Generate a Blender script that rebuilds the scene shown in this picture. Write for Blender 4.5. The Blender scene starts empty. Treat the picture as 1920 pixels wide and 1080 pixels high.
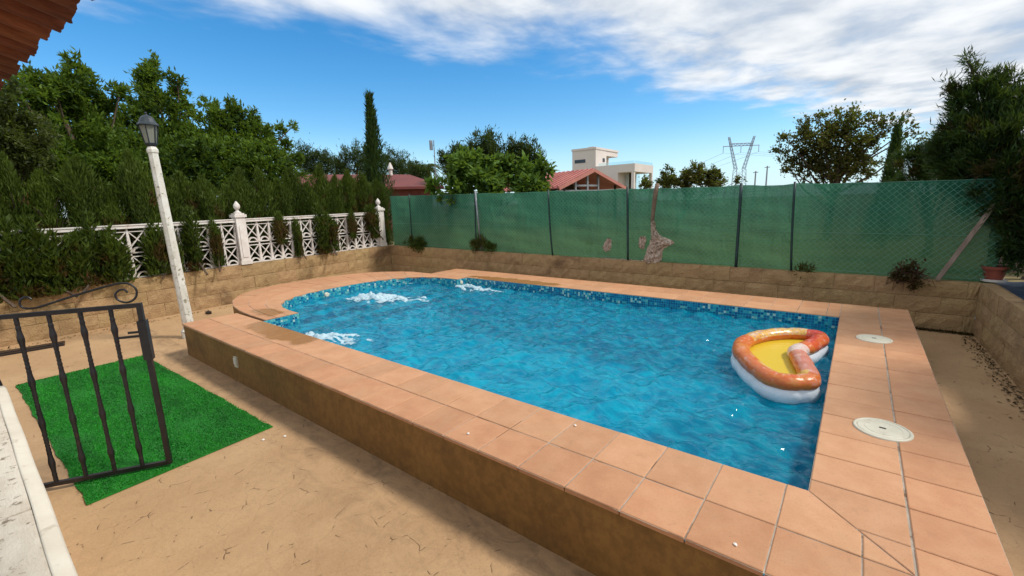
import bpy, bmesh, math, random
import numpy as np
from mathutils import Matrix, Vector

R = math.radians
scene = bpy.context.scene
COL = scene.collection
rnd = random.Random(7)
npr = np.random.RandomState(11)

# ------------------------------------------------------------------ camera
cam_data = bpy.data.cameras.new('camera')
cam = bpy.data.objects.new('camera', cam_data)
COL.objects.link(cam)
cam_data.sensor_width = 36.0
cam_data.lens = 823.08 / 1920 * 36.0
cam_data.clip_start = 0.03
cam_data.clip_end = 6000
YAW, PITCH, ROLL = -0.66782, 0.18836, -0.03067
fw = Vector((math.sin(YAW) * math.cos(PITCH), math.cos(YAW) * math.cos(PITCH), -math.sin(PITCH)))
rt = Vector((math.cos(YAW), -math.sin(YAW), 0))
up = rt.cross(fw)
r_ = rt * math.cos(ROLL) + up * math.sin(ROLL)
u_ = -rt * math.sin(ROLL) + up * math.cos(ROLL)
cam.matrix_world = Matrix(((r_.x, u_.x, -fw.x, 0.0769), (r_.y, u_.y, -fw.y, -2.5231), (r_.z, u_.z, -fw.z, 1.5), (0, 0, 0, 1)))
scene.camera = cam

# ------------------------------------------------------------------ light
SUN = Vector((0.86, 0.51, 0)).normalized() * math.cos(R(50)) + Vector((0, 0, math.sin(R(50))))
sun_data = bpy.data.lights.new('sun', 'SUN')
sun_data.energy = 2.2
sun_data.angle = R(9)
sun_data.color = (1.0, 0.95, 0.86)
sun = bpy.data.objects.new('sun', sun_data)
COL.objects.link(sun)
sun.rotation_euler = SUN.to_track_quat('Z', 'Y').to_euler()
sun.location = (20, 20, 40)

scene.view_settings.view_transform = 'Standard'
scene.view_settings.look = 'None'
scene.view_settings.gamma = 1
scene.view_settings.exposure = 0.52
scene.cycles.max_bounces = 5
scene.cycles.diffuse_bounces = 2
scene.cycles.glossy_bounces = 2
scene.cycles.transmission_bounces = 4
scene.cycles.transparent_max_bounces = 8


class NT:
    """tiny node-tree helper"""
    def __init__(s, tree):
        s.t = tree

    def n(s, typ, **kw):
        o = s.t.nodes.new(typ)
        for k, v in kw.items():
            if k.startswith('i_'):
                key = k[2:]
                key = int(key) if key.isdigit() else key.replace('_', ' ')
                s.put(o.inputs[key], v)
            else:
                setattr(o, k, v)
        return o

    def put(s, inp, v):
        if hasattr(v, 'is_output'):
            s.t.links.new(v, inp)
        elif hasattr(v, 'outputs'):
            s.t.links.new(v.outputs[0], inp)
        else:
            if isinstance(v, (tuple, list)) and len(v) == 3 and inp.type == 'RGBA':
                v = (*v, 1)
            inp.default_value = v

    def math(s, op, a, b=None, c=None, clamp=False):
        o = s.t.nodes.new('ShaderNodeMath')
        o.operation = op
        o.use_clamp = clamp
        s.put(o.inputs[0], a)
        if b is not None: s.put(o.inputs[1], b)
        if c is not None: s.put(o.inputs[2], c)
        return o.outputs[0]

    def mix(s, f, a, b, blend='MIX'):
        o = s.t.nodes.new('ShaderNodeMix')
        o.data_type = 'RGBA'
        o.blend_type = blend
        s.put(o.inputs[0], f); s.put(o.inputs[6], a); s.put(o.inputs[7], b)
        return o.outputs[2]

    def ramp(s, f, lo, hi):
        o = s.t.nodes.new('ShaderNodeMapRange')
        o.interpolation_type = 'SMOOTHSTEP'
        s.put(o.inputs[0], f); o.inputs[1].default_value = lo; o.inputs[2].default_value = hi
        return o.outputs[0]

    def noise(s, vec, scale, detail=4, rough=0.55, dist=0.0):
        o = s.t.nodes.new('ShaderNodeTexNoise')
        if vec is not None: s.put(o.inputs['Vector'], vec)
        o.inputs['Scale'].default_value = scale; o.inputs['Detail'].default_value = detail
        o.inputs['Roughness'].default_value = rough; o.inputs['Distortion'].default_value = dist
        return o.outputs[0]

    def scalev(s, vec, sc):
        o = s.t.nodes.new('ShaderNodeMapping')
        s.put(o.inputs[0], vec)
        o.inputs['Scale'].default_value = sc
        return o.outputs[0]


world = bpy.data.worlds.new('World')
scene.world = world
world.use_nodes = True
wt = world.node_tree
wt.nodes.clear()
w = NT(wt)
sky = w.n('ShaderNodeTexSky', sky_type='NISHITA')
sky.sun_disc = False
sky.sun_elevation = R(50)
sky.sun_rotation = math.atan2(SUN.x, SUN.y)
sky.air_density = 1.0; sky.dust_density = 0.15; sky.ozone_density = 2.5
hsv = w.n('ShaderNodeHueSaturation', i_Hue=0.497, i_Saturation=1.40, i_Value=0.120, i_Color=sky)
tc = w.n('ShaderNodeTexCoord')
sep = w.n('ShaderNodeSeparateXYZ', i_0=tc.outputs['Generated'])
zz = w.math('MAXIMUM', sep.outputs[2], 0.025)
px_ = w.math('DIVIDE', sep.outputs[0], zz)
py_ = w.math('DIVIDE', sep.outputs[1], zz)
pv = w.n('ShaderNodeCombineXYZ', i_0=px_, i_1=py_, i_2=0.0)
edge = w.math('ADD', w.math('MULTIPLY_ADD', py_, -0.32, px_), 2.80)
n1 = w.noise(w.scalev(pv, (1.0, 0.7, 1)), 0.8, 6, 0.55, 0.3)
n2 = w.noise(w.scalev(pv, (1.0, 0.75, 1)), 2.0, 6, 0.54, 0.2)
n3 = w.noise(w.scalev(pv, (0.8, 0.8, 1)), 0.55, 5, 0.6, 0.3)
dens = w.math('ADD', edge, w.math('MULTIPLY', w.math('SUBTRACT', n1, 0.5), 2.6))
dens = w.math('ADD', dens, w.math('MULTIPLY', w.math('SUBTRACT', n2, 0.5), 1.5))
cmask = w.ramp(dens, -0.30, 0.85)
thin = w.ramp(w.math('ADD', n2, w.math('MULTIPLY', n1, 0.6)), 0.42, 0.85)
cmask = w.math('MULTIPLY', cmask, w.math('MULTIPLY_ADD', thin, 0.22, 0.78))
shade = w.ramp(w.math('ADD', w.math('MULTIPLY', n2, 0.65), w.math('MULTIPLY', n3, 0.5)), 0.40, 0.72)
ccol = w.mix(shade, (0.36, 0.41, 0.48), (0.68, 0.70, 0.72))
low = w.math('SUBTRACT', 1.0, w.ramp(sep.outputs[2], 0.0, 0.16))
clear = w.mix(w.math('MULTIPLY', low, 0.75), hsv.outputs[0], (0.40, 0.60, 0.76))
skyc = w.mix(cmask, clear, ccol)
bg = w.n('ShaderNodeBackground', i_Color=skyc, i_Strength=1.0)
wo = w.n('ShaderNodeOutputWorld')
wt.links.new(bg.outputs[0], wo.inputs[0])


# ------------------------------------------------------------------ materials
def newmat(name):
    m = bpy.data.materials.new(name)
    m.use_nodes = True
    m.node_tree.nodes.clear()
    return m, NT(m.node_tree)


def finish(m, t, shader):
    o = t.n('ShaderNodeOutputMaterial')
    t.put(o.inputs[0], shader)
    return m


def pbr(name, c1, c2, scale=3.0, rough=0.8, bump=0.3, bscale=60, bdist=0.004, rand=0.0, stain=None, fine=0.0,
        coat=0.0, metallic=0.0, stretch=None, spec=0.5):
    m, t = newmat(name)
    geo = t.n('ShaderNodeNewGeometry')
    pos = geo.outputs['Position']
    vec = t.scalev(pos, stretch) if stretch else pos
    f = t.ramp(t.noise(vec, scale, 6, 0.6), 0.3, 0.7)
    col = t.mix(f, c1, c2)
    if fine:
        g = t.noise(vec, scale * 14, 3, 0.6)
        col = t.mix(fine, col, t.mix(t.ramp(g, 0.35, 0.65), tuple(x * 0.55 for x in c1), tuple(min(1, x * 1.25) for x in c2)))
    if stain:
        sc, ss, lo, hi = stain
        col = t.mix(t.ramp(t.noise(pos, ss, 7, 0.65, 0.5), lo, hi), col, sc)
    if rand:
        oi = t.n('ShaderNodeObjectInfo')
        v = t.math('MULTIPLY_ADD', oi.outputs['Random'], rand * 2, 1 - rand)
        h = t.n('ShaderNodeHueSaturation', i_Value=v, i_Color=col)
        h2 = t.math('MULTIPLY_ADD', t.math('FRACT', t.math('MULTIPLY', oi.outputs['Random'], 7.31)), 0.012, 0.494)
        t.put(h.inputs['Hue'], h2)
        col = h.outputs[0]
    b = t.n('ShaderNodeBsdfPrincipled', i_Base_Color=col, i_Roughness=rough, i_Metallic=metallic)
    b.inputs['Specular IOR Level'].default_value = spec
    if coat: b.inputs['Coat Weight'].default_value = coat
    if bump:
        bn = t.noise(vec, bscale, 5, 0.6)
        bm = t.n('ShaderNodeBump', i_Strength=bump, i_Distance=bdist, i_Height=bn)
        t.put(b.inputs['Normal'], bm)
    return finish(m, t, b)


def leafmat(name, c_dark, c_light, trans=0.35, brown=None):
    m, t = newmat(name)
    a = t.n('ShaderNodeAttribute', attribute_name='v')
    oi = t.n('ShaderNodeObjectInfo')
    v = t.math('ADD', a.outputs['Fac'], t.math('MULTIPLY', t.math('SUBTRACT', oi.outputs['Random'], 0.5), 0.15), clamp=True)
    col = t.mix(v, c_dark, c_light)
    if brown:
        a2 = t.n('ShaderNodeAttribute', attribute_name='b')
        col = t.mix(a2.outputs['Fac'], col, brown)
    d = t.n('ShaderNodeBsdfPrincipled', i_Base_Color=col, i_Roughness=0.55)
    d.inputs['Specular IOR Level'].default_value = 0.25
    tr = t.n('ShaderNodeBsdfTranslucent', i_Color=t.mix(0.5, col, (0.25, 0.35, 0.03)))
    mx = t.n('ShaderNodeMixShader', i_0=trans, i_1=d, i_2=tr)
    return finish(m, t, mx)


M = {}
# stamped concrete patio: sand tone, broken crescent impressions, soft stains
def patio_mat():
    m, t = newmat('stamped_concrete')
    pos = t.n('ShaderNodeNewGeometry').outputs['Position']
    col = t.mix(t.ramp(t.noise(pos, 0.9, 6, 0.6, 0.6), 0.3, 0.7), (0.42, 0.252, 0.124), (0.51, 0.325, 0.17))
    col = t.mix(t.math('MULTIPLY', t.ramp(t.noise(pos, 9, 6, 0.7, 0.8), 0.45, 0.75), 0.35), col, (0.33, 0.20, 0.10))
    col = t.mix(t.math('MULTIPLY', t.ramp(t.noise(pos, 95, 3, 0.7), 0.52, 0.68), 0.30), col, (0.22, 0.13, 0.065))
    col = t.mix(t.math('MULTIPLY', t.ramp(t.noise(pos, 70, 3, 0.7), 0.56, 0.70), 0.28), col, (0.60, 0.43, 0.26))
    col = t.mix(t.math('MULTIPLY', t.ramp(t.noise(pos, 2.6, 8, 0.75, 1.5), 0.58, 0.72), 0.22), col, (0.22, 0.13, 0.065))
    warp = t.n('ShaderNodeTexNoise', i_Scale=3.0, i_Detail=3.0)
    t.put(warp.inputs['Vector'], pos)
    wv = t.n('ShaderNodeVectorMath', operation='SCALE', i_0=warp.outputs['Color']); wv.inputs['Scale'].default_value = 0.16
    wp = t.n('ShaderNodeVectorMath', operation='ADD', i_0=pos, i_1=wv)
    vo = t.n('ShaderNodeTexVoronoi', feature='DISTANCE_TO_EDGE', i_Scale=5.2)
    t.put(vo.inputs['Vector'], wp)
    line = t.math('SUBTRACT', 1.0, t.ramp(vo.outputs['Distance'], 0.004, 0.017))
    gate = t.ramp(t.noise(pos, 8.5, 3, 0.6), 0.56, 0.62)
    crk = t.math('MULTIPLY', line, gate)
    seam = t.math('SUBTRACT', 1.0, t.ramp(vo.outputs['Distance'], 0.0, 0.07))
    col = t.mix(t.math('MULTIPLY', seam, 0.07), col, (0.27, 0.155, 0.075))
    col = t.mix(t.math('MULTIPLY', crk, 0.75), col, (0.12, 0.065, 0.03))
    # dark streaky band, stronger towards the foot of the pool wall
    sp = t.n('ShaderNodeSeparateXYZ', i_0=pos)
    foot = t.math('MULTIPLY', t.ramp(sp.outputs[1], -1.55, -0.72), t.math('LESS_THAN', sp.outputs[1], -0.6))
    foot_streak = t.math('MULTIPLY', foot, t.ramp(t.noise(t.scalev(pos, (1, 1.7, 1)), 3.2, 8, 0.75, 1.2), 0.42, 0.66))
    col = t.mix(t.math('MULTIPLY', foot_streak, 0.42), col, (0.085, 0.052, 0.03))
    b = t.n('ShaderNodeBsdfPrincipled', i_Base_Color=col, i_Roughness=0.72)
    h = t.math('SUBTRACT', t.math('MULTIPLY', t.noise(pos, 6, 7, 0.65), 0.8), t.math('ADD', t.math('MULTIPLY', crk, 0.5), t.math('MULTIPLY', seam, 0.07)))
    bm = t.n('ShaderNodeBump', i_Strength=0.55, i_Distance=0.02, i_Height=h)
    t.put(b.inputs['Normal'], bm)
    return finish(m, t, b)
M['patio'] = patio_mat()


def coping_mat(name, c1, c2):
    m, t = newmat(name)
    pos = t.n('ShaderNodeNewGeometry').outputs['Position']
    oi = t.n('ShaderNodeObjectInfo')
    col = t.mix(t.ramp(t.noise(pos, 5, 6, 0.65), 0.3, 0.7), c1, c2)
    col = t.mix(t.math('MULTIPLY', t.ramp(t.noise(pos, 1.7, 7, 0.7, 1.0), 0.48, 0.68), 0.35), col, (0.50, 0.31, 0.165))
    col = t.mix(t.math('MULTIPLY', t.ramp(t.noise(pos, 130, 2, 0.6), 0.55, 0.70), 0.32), col, (0.25, 0.125, 0.065))
    col = t.mix(t.math('MULTIPLY', t.ramp(t.noise(pos, 14, 6, 0.75, 0.4), 0.56, 0.72), 0.3), col, (0.26, 0.14, 0.08))
    h = t.n('ShaderNodeHueSaturation', i_Value=t.math('MULTIPLY_ADD', oi.outputs['Random'], 0.14, 0.93), i_Color=col)
    # splashed patches: water-darkened clay beside the two jets
    sp = t.n('ShaderNodeSeparateXYZ', i_0=pos)
    def spot(cx, cy, rx, ry):
        dx = t.math('DIVIDE', t.math('SUBTRACT', sp.outputs[0], cx), rx)
        dy = t.math('DIVIDE', t.math('SUBTRACT', sp.outputs[1], cy), ry)
        d = t.math('SQRT', t.math('ADD', t.math('MULTIPLY', dx, dx), t.math('MULTIPLY', dy, dy)))
        d = t.math('ADD', d, t.math('MULTIPLY', t.math('SUBTRACT', t.noise(pos, 4, 5, 0.6), 0.5), 1.1))
        return t.math('SUBTRACT', 1.0, t.ramp(d, 0.75, 1.0))
    wet = t.math('MAXIMUM', spot(-5.55, -0.10, 0.95, 0.30), spot(-5.3, 4.30, 1.3, 0.22))
    wet = t.math('MAXIMUM', wet, spot(-6.9, 0.28, 0.4, 0.2))
    c2_ = t.mix(t.math('MULTIPLY', wet, 0.8), h.outputs[0], (0.30, 0.135, 0.035))
    rough = t.math('MULTIPLY_ADD', wet, -0.38, 0.62)
    b = t.n('ShaderNodeBsdfPrincipled', i_Base_Color=c2_, i_Roughness=rough)
    b.inputs['Specular IOR Level'].default_value = 0.4
    bm = t.n('ShaderNodeBump', i_Strength=0.25, i_Distance=0.004, i_Height=t.noise(pos, 45, 6, 0.65))
    t.put(b.inputs['Normal'], bm)
    return finish(m, t, b)
M['cop_in'] = coping_mat('coping_clay_tan', (0.50, 0.25, 0.126), (0.57, 0.305, 0.166))
M['cop_out'] = coping_mat('coping_clay_pink', (0.475, 0.222, 0.110), (0.55, 0.28, 0.146))
M['grout'] = pbr('grout', (0.34, 0.28, 0.22), (0.46, 0.40, 0.33), 12, 0.9, 0.4, 90, stain=((0.16, 0.10, 0.06), 3, 0.50, 0.62))
M['grout_dark'] = pbr('grout_dark', (0.10, 0.07, 0.045), (0.20, 0.14, 0.09), 9, 0.9, 0.4, 90)
M['stucco'] = pbr('ochre_stucco', (0.20, 0.10, 0.024), (0.27, 0.143, 0.038), 1.6, 0.85, 0.35, 70, 0.006,
                  stain=((0.13, 0.065, 0.022), 2.4, 0.5, 0.75), fine=0.25, stretch=(1.0, 1.0, 0.8))
M['block'] = pbr('split_block', (0.34, 0.215, 0.10), (0.46, 0.305, 0.15), 7, 0.92, 0.9, 34, 0.022, rand=0.05,
                 stain=((0.19, 0.115, 0.055), 1.2, 0.5, 0.72), fine=0.25)
M['mortar'] = pbr('mortar', (0.22, 0.14, 0.07), (0.32, 0.21, 0.11), 9, 0.95, 0.5, 70)
M['white'] = pbr('white_cast_stone', (0.66, 0.60, 0.55), (0.78, 0.74, 0.70), 4, 0.75, 0.25, 60, stain=((0.42, 0.34, 0.27), 6, 0.55, 0.75))
M['lamp_white'] = pbr('flaking_white_paint', (0.62, 0.58, 0.50), (0.78, 0.76, 0.70), 6, 0.7, 0.5, 40, 0.006,
                      stain=((0.22, 0.20, 0.12), 16, 0.56, 0.66))
M['black'] = pbr('black_iron', (0.008, 0.007, 0.009), (0.018, 0.014, 0.016), 8, 0.38, 0.25, 90, 0.003, stain=((0.06, 0.02, 0.012), 7, 0.58, 0.75))
M['lantern'] = pbr('lantern_metal', (0.015, 0.025, 0.035), (0.03, 0.045, 0.055), 8, 0.45, 0.2, 60)
M['parapet'] = pbr('whitewashed_parapet', (0.72, 0.65, 0.53), (0.82, 0.76, 0.64), 5, 0.8, 0.4, 40, 0.004, stain=((0.46, 0.38, 0.28), 9, 0.58, 0.75))
M['capstone'] = pbr('weathered_cap_stone', (0.64, 0.56, 0.45), (0.78, 0.71, 0.60), 6, 0.8, 0.6, 55, 0.006, stain=((0.27, 0.21, 0.15), 24, 0.58, 0.68), stretch=(1, 2.2, 1))
M['turf_base'] = pbr('turf_backing', (0.003, 0.13, 0.008), (0.008, 0.22, 0.012), 2.2, 0.9, 0.8, 160, 0.008, stretch=(0.6, 2, 1))
M['net'] = None
M['post_dark'] = pbr('dark_green_post', (0.006, 0.022, 0.026), (0.014, 0.04, 0.045), 6, 0.5, 0.15, 60)
M['wire'] = pbr('green_wire', (0.08, 0.23, 0.165), (0.11, 0.27, 0.195), 6, 0.5, 0)
M['grey_metal'] = pbr('grey_metal', (0.22, 0.24, 0.26), (0.33, 0.35, 0.37), 5, 0.5, 0.1, 60, metallic=0.4)
M['hazed_steel'] = pbr('hazed_lattice', (0.30, 0.36, 0.46), (0.36, 0.42, 0.52), 1, 0.6, 0)  # steel lightened towards blue to stand in for distance haze
M['lid'] = pbr('cream_plastic', (0.60, 0.56, 0.44), (0.68, 0.64, 0.52), 9, 0.5, 0.1, 60, stain=((0.42, 0.36, 0.25), 12, 0.55, 0.75))
M['bark'] = pbr('bark', (0.05, 0.032, 0.02), (0.11, 0.075, 0.05), 10, 0.9, 0.8, 40, 0.02, stretch=(1, 1, 0.25))
M['bark_pale'] = pbr('pale_bark', (0.16, 0.10, 0.065), (0.24, 0.16, 0.11), 12, 0.9, 0.8, 40, 0.02, stretch=(1, 1, 0.3))
M['terrain'] = pbr('dry_soil', (0.21, 0.15, 0.075), (0.28, 0.22, 0.10), 0.6, 0.95, 0.6, 9, 0.05, stain=((0.09, 0.11, 0.03), 0.35, 0.45, 0.65))
M['terrace'] = pbr('terrace_floor', (0.32, 0.22, 0.14), (0.40, 0.29, 0.19), 3, 0.8, 0.2, 50)
M['rooftile'] = pbr('old_roof_tile', (0.15, 0.036, 0.016), (0.27, 0.078, 0.034), 12, 0.9, 0.8, 50, 0.008, rand=0.25, stretch=(3, 0.6, 1))
M['house_white'] = pbr('white_render', (0.62, 0.56, 0.52), (0.68, 0.62, 0.58), 0.3, 0.85, 0)
M['red_roof'] = pbr('red_sheet_roof', (0.125, 0.024, 0.02), (0.17, 0.036, 0.03), 0.6, 0.7, 0.2, 8)
M['pink_roof'] = pbr('faded_red_tiles', (0.34, 0.105, 0.095), (0.45, 0.17, 0.15), 0.8, 0.7, 0)
M['fascia'] = pbr('pale_red_fascia', (0.42, 0.16, 0.13), (0.50, 0.20, 0.16), 2, 0.7, 0)
M['brick_red'] = pbr('red_brick_wall', (0.17, 0.045, 0.035), (0.22, 0.065, 0.05), 4, 0.85, 0.2, 30)
M['dark_glass'] = pbr('dark_glass', (0.012, 0.02, 0.035), (0.02, 0.03, 0.05), 2, 0.08, 0)
M['shed_dark'] = pbr('dark_timber', (0.02, 0.014, 0.01), (0.045, 0.03, 0.02), 6, 0.85, 0.2, 30)
M['terracotta'] = pbr('terracotta', (0.23, 0.05, 0.03), (0.30, 0.075, 0.045), 8, 0.75, 0.2, 60)
M['soil'] = pbr('potting_soil', (0.03, 0.02, 0.012), (0.06, 0.04, 0.025), 30, 0.95, 0.6, 90)
M['wood_grey'] = pbr('weathered_wood', (0.19, 0.135, 0.105), (0.29, 0.22, 0.175), 10, 0.85, 0.5, 40, 0.006, stretch=(1, 1, 0.2))
M['dull_pink'] = pbr('dull_pink_render', (0.24, 0.17, 0.15), (0.30, 0.22, 0.19), 2, 0.9, 0.3, 40)
M['tarp'] = pbr('blue_sheet', (0.015, 0.03, 0.06), (0.025, 0.05, 0.09), 3, 0.45, 0.4, 12, 0.02)
M['rubble'] = pbr('pale_rubble', (0.33, 0.22, 0.155), (0.64, 0.52, 0.43), 22, 0.9, 1.0, 30, 0.03, rand=0.15, stain=((0.16, 0.10, 0.06), 26, 0.52, 0.62))
M['pebble'] = pbr('white_pebble', (0.68, 0.64, 0.58), (0.78, 0.75, 0.70), 20, 0.7, 0)
M['rust'] = pbr('dried_twigs', (0.055, 0.022, 0.012), (0.10, 0.045, 0.025), 14, 0.9, 0.3, 50)
M['basin'] = None
M['lf_broad'] = leafmat('broad_leaf', (0.018, 0.050, 0.009), (0.14, 0.235, 0.022), 0.42)
M['lf_bright'] = leafmat('fig_leaf', (0.024, 0.07, 0.014), (0.17, 0.30, 0.045), 0.38)
M['lf_olive'] = leafmat('olive_leaf', (0.02, 0.03, 0.012), (0.10, 0.12, 0.025), 0.3)
M['lf_thin'] = leafmat('thinning_leaf', (0.03, 0.028, 0.010), (0.14, 0.125, 0.028), 0.35)
M['lf_cyp'] = leafmat('cypress_spray', (0.012, 0.028, 0.005), (0.105, 0.155, 0.018), 0.22, brown=(0.095, 0.042, 0.018))
M['lf_dark'] = leafmat('dark_conifer', (0.008, 0.022, 0.008), (0.050, 0.105, 0.020), 0.2, brown=(0.06, 0.025, 0.012))
M['lf_pine'] = leafmat('pine_needles', (0.012, 0.028, 0.009), (0.05, 0.085, 0.018), 0.2)
M['lf_dry'] = leafmat('dry_leaf', (0.035, 0.03, 0.008), (0.14, 0.13, 0.03), 0.35)


def net_mat():
    m, t = newmat('green_shade_net')
    tcn = t.n('ShaderNodeTexCoord')
    pos = t.n('ShaderNodeNewGeometry').outputs['Position']
    wv = t.noise(t.scalev(pos, (1, 1, 0.12)), 9, 5, 0.6)
    col = t.mix(t.ramp(wv, 0.3, 0.7), (0.022, 0.135, 0.098), (0.042, 0.195, 0.135))
    col = t.mix(t.math('MULTIPLY', t.ramp(t.noise(t.scalev(pos, (0.5, 1, 2.5)), 3, 6, 0.65), 0.5, 0.7), 0.5), col, (0.055, 0.19, 0.12))
    # lower half yellower: light from the soil behind, painted into the net
    sp = t.n('ShaderNodeSeparateXYZ', i_0=pos)
    low = t.math('SUBTRACT', 1.0, t.ramp(t.math('ADD', sp.outputs[2], t.math('MULTIPLY', t.noise(pos, 1.5, 5, 0.6), 0.7)), 0.9, 1.75))
    col = t.mix(t.math('MULTIPLY', low, 0.62), col, (0.115, 0.20, 0.075))
    d = t.n('ShaderNodeBsdfDiffuse', i_Color=col)
    tr = t.n('ShaderNodeBsdfTranslucent', i_Color=t.mix(0.3, col, (0.12, 0.30, 0.12)))
    m1 = t.n('ShaderNodeMixShader', i_0=0.55, i_1=d, i_2=tr)
    tp = t.n('ShaderNodeBsdfTransparent', i_Color=(1, 1, 1))
    holes = t.math('MULTIPLY_ADD', t.ramp(t.noise(pos, 160, 1, 0.5), 0.45, 0.6), 0.07, 0.01)
    m2 = t.n('ShaderNodeMixShader', i_0=holes, i_1=m1, i_2=tp)
    cr = t.math('ADD', t.noise(t.scalev(pos, (1, 1, 0.35)), 5, 6, 0.65, 0.8), t.math('MULTIPLY', t.noise(t.scalev(pos, (0.4, 1, 3)), 14, 4, 0.6), 0.25))
    bm = t.n('ShaderNodeBump', i_Strength=0.8, i_Distance=0.06, i_Height=cr)
    t.put(d.inputs['Normal'], bm); t.put(tr.inputs['Normal'], bm)
    return finish(m, t, m2)
M['net'] = net_mat()


def basin_mat():
    m, t = newmat('pool_mosaic_lining')
    pos = t.n('ShaderNodeNewGeometry').outputs['Position']
    vo = t.n('ShaderNodeTexVoronoi', feature='F1', i_Scale=38.0, i_Randomness=0.0)
    t.put(vo.inputs['Vector'], pos)
    wn = t.n('ShaderNodeTexWhiteNoise', i_0=vo.outputs['Position'])
    col = t.mix(wn.outputs['Value'], (0.002, 0.42, 0.61), (0.008, 0.55, 0.71))
    b = t.n('ShaderNodeBsdfPrincipled', i_Base_Color=col, i_Roughness=0.3)
    return finish(m, t, b)
M['basin'] = basin_mat()


def mosaic_mat():
    m, t = newmat('glass_mosaic')
    a = t.n('ShaderNodeAttribute', attribute_name='c')
    b = t.n('ShaderNodeBsdfPrincipled', i_Base_Color=a.outputs['Color'], i_Roughness=0.12)
    b.inputs['Specular IOR Level'].default_value = 0.6
    return finish(m, t, b)
M['mosaic'] = mosaic_mat()
M['nosing'] = pbr('dark_blue_nosing', (0.004, 0.05, 0.13), (0.01, 0.09, 0.20), 30, 0.3, 0)


def water_mat():
    m, t = newmat('pool_water')
    pos = t.n('ShaderNodeNewGeometry').outputs['Position']
    h = t.math('ADD', t.math('MULTIPLY', t.noise(t.scalev(pos, (0.7, 1.3, 1)), 6, 2, 0.5, 0.8), 1.0),
               t.math('MULTIPLY', t.noise(pos, 16, 2, 0.5, 0.6), 0.25))
    bm = t.n('ShaderNodeBump', i_Strength=0.5, i_Distance=0.06, i_Height=h)
    fr = t.n('ShaderNodeFresnel', i_IOR=1.26); t.put(fr.inputs['Normal'], bm)
    gl = t.n('ShaderNodeBsdfGlossy', i_Roughness=0.06, i_Color=(1, 1, 1)); t.put(gl.inputs['Normal'], bm)
    tp = t.n('ShaderNodeBsdfTransparent', i_Color=(0.55, 0.95, 0.99))
    # water body: streaky light and dark tones stand in for refracted ripple light
    ripple_tone = t.ramp(t.noise(t.scalev(pos, (0.7, 1.3, 1)), 4.0, 4, 0.55, 1.8), 0.36, 0.66)
    df = t.n('ShaderNodeBsdfDiffuse', i_Color=t.mix(ripple_tone, (0.0002, 0.19, 0.36), (0.005, 0.40, 0.57))); t.put(df.inputs['Normal'], bm)
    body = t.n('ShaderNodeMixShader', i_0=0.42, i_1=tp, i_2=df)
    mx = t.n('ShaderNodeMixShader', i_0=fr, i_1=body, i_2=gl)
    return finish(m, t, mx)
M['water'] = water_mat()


def foam_mat():
    m, t = newmat('white_foam')
    d = t.n('ShaderNodeBsdfPrincipled', i_Base_Color=(0.66, 0.82, 0.88), i_Roughness=0.35)
    tr = t.n('ShaderNodeBsdfTranslucent', i_Color=(0.6, 0.85, 0.92))
    mx = t.n('ShaderNodeMixShader', i_0=0.3, i_1=d, i_2=tr)
    a = t.n('ShaderNodeAttribute', attribute_name='h')
    pos = t.n('ShaderNodeNewGeometry').outputs['Position']
    cov = t.math('MULTIPLY', t.ramp(t.math('ADD', a.outputs['Fac'], t.math('MULTIPLY', t.math('SUBTRACT', t.noise(pos, 70, 3, 0.6), 0.5), 0.20)), 0.0, 0.16), 0.92)
    tp = t.n('ShaderNodeBsdfTransparent')
    mx = t.n('ShaderNodeMixShader', i_0=cov, i_1=tp, i_2=mx)
    return finish(m, t, mx)
M['foam'] = foam_mat()


def glass_pane_mat():
    m, t = newmat('frosted_lantern_glass')
    d = t.n('ShaderNodeBsdfPrincipled', i_Base_Color=(0.45, 0.46, 0.40), i_Roughness=0.2)
    tr = t.n('ShaderNodeBsdfTranslucent', i_Color=(0.6, 0.6, 0.5))
    tp = t.n('ShaderNodeBsdfTransparent')
    m1 = t.n('ShaderNodeMixShader', i_0=0.45, i_1=d, i_2=tr)
    m2 = t.n('ShaderNodeMixShader', i_0=0.25, i_1=m1, i_2=tp)
    return finish(m, t, m2)
M['lamp_glass'] = glass_pane_mat()


def clear_glass_mat():
    m, t = newmat('clear_railing_glass')
    g = t.n('ShaderNodeBsdfGlossy', i_Roughness=0.02)
    tp = t.n('ShaderNodeBsdfTransparent', i_Color=(0.85, 0.95, 0.97))
    return finish(m, t, t.n('ShaderNodeMixShader', i_0=0.12, i_1=tp, i_2=g))
M['rail_glass'] = clear_glass_mat()


def float_mat(name, rough=0.28):
    m, t = newmat(name)
    a = t.n('ShaderNodeAttribute', attribute_name='c')
    pos = t.n('ShaderNodeNewGeometry').outputs['Position']
    b = t.n('ShaderNodeBsdfPrincipled', i_Base_Color=a.outputs['Color'], i_Roughness=rough)
    bm = t.n('ShaderNodeBump', i_Strength=0.4, i_Distance=0.012, i_Height=t.noise(pos, 16, 4, 0.6, 0.6))
    t.put(b.inputs['Normal'], bm)
    return finish(m, t, b)
M['vinyl'] = float_mat('printed_vinyl')

def turf_blade_mat():
    m, t = newmat('plastic_grass')
    a = t.n('ShaderNodeAttribute', attribute_name='v')
    col = t.mix(a.outputs['Fac'], (0.002, 0.120, 0.006), (0.014, 0.300, 0.008))
    b = t.n('ShaderNodeBsdfPrincipled', i_Base_Color=col, i_Roughness=0.6)
    return finish(m, t, b)
M['turf'] = turf_blade_mat()


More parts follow.
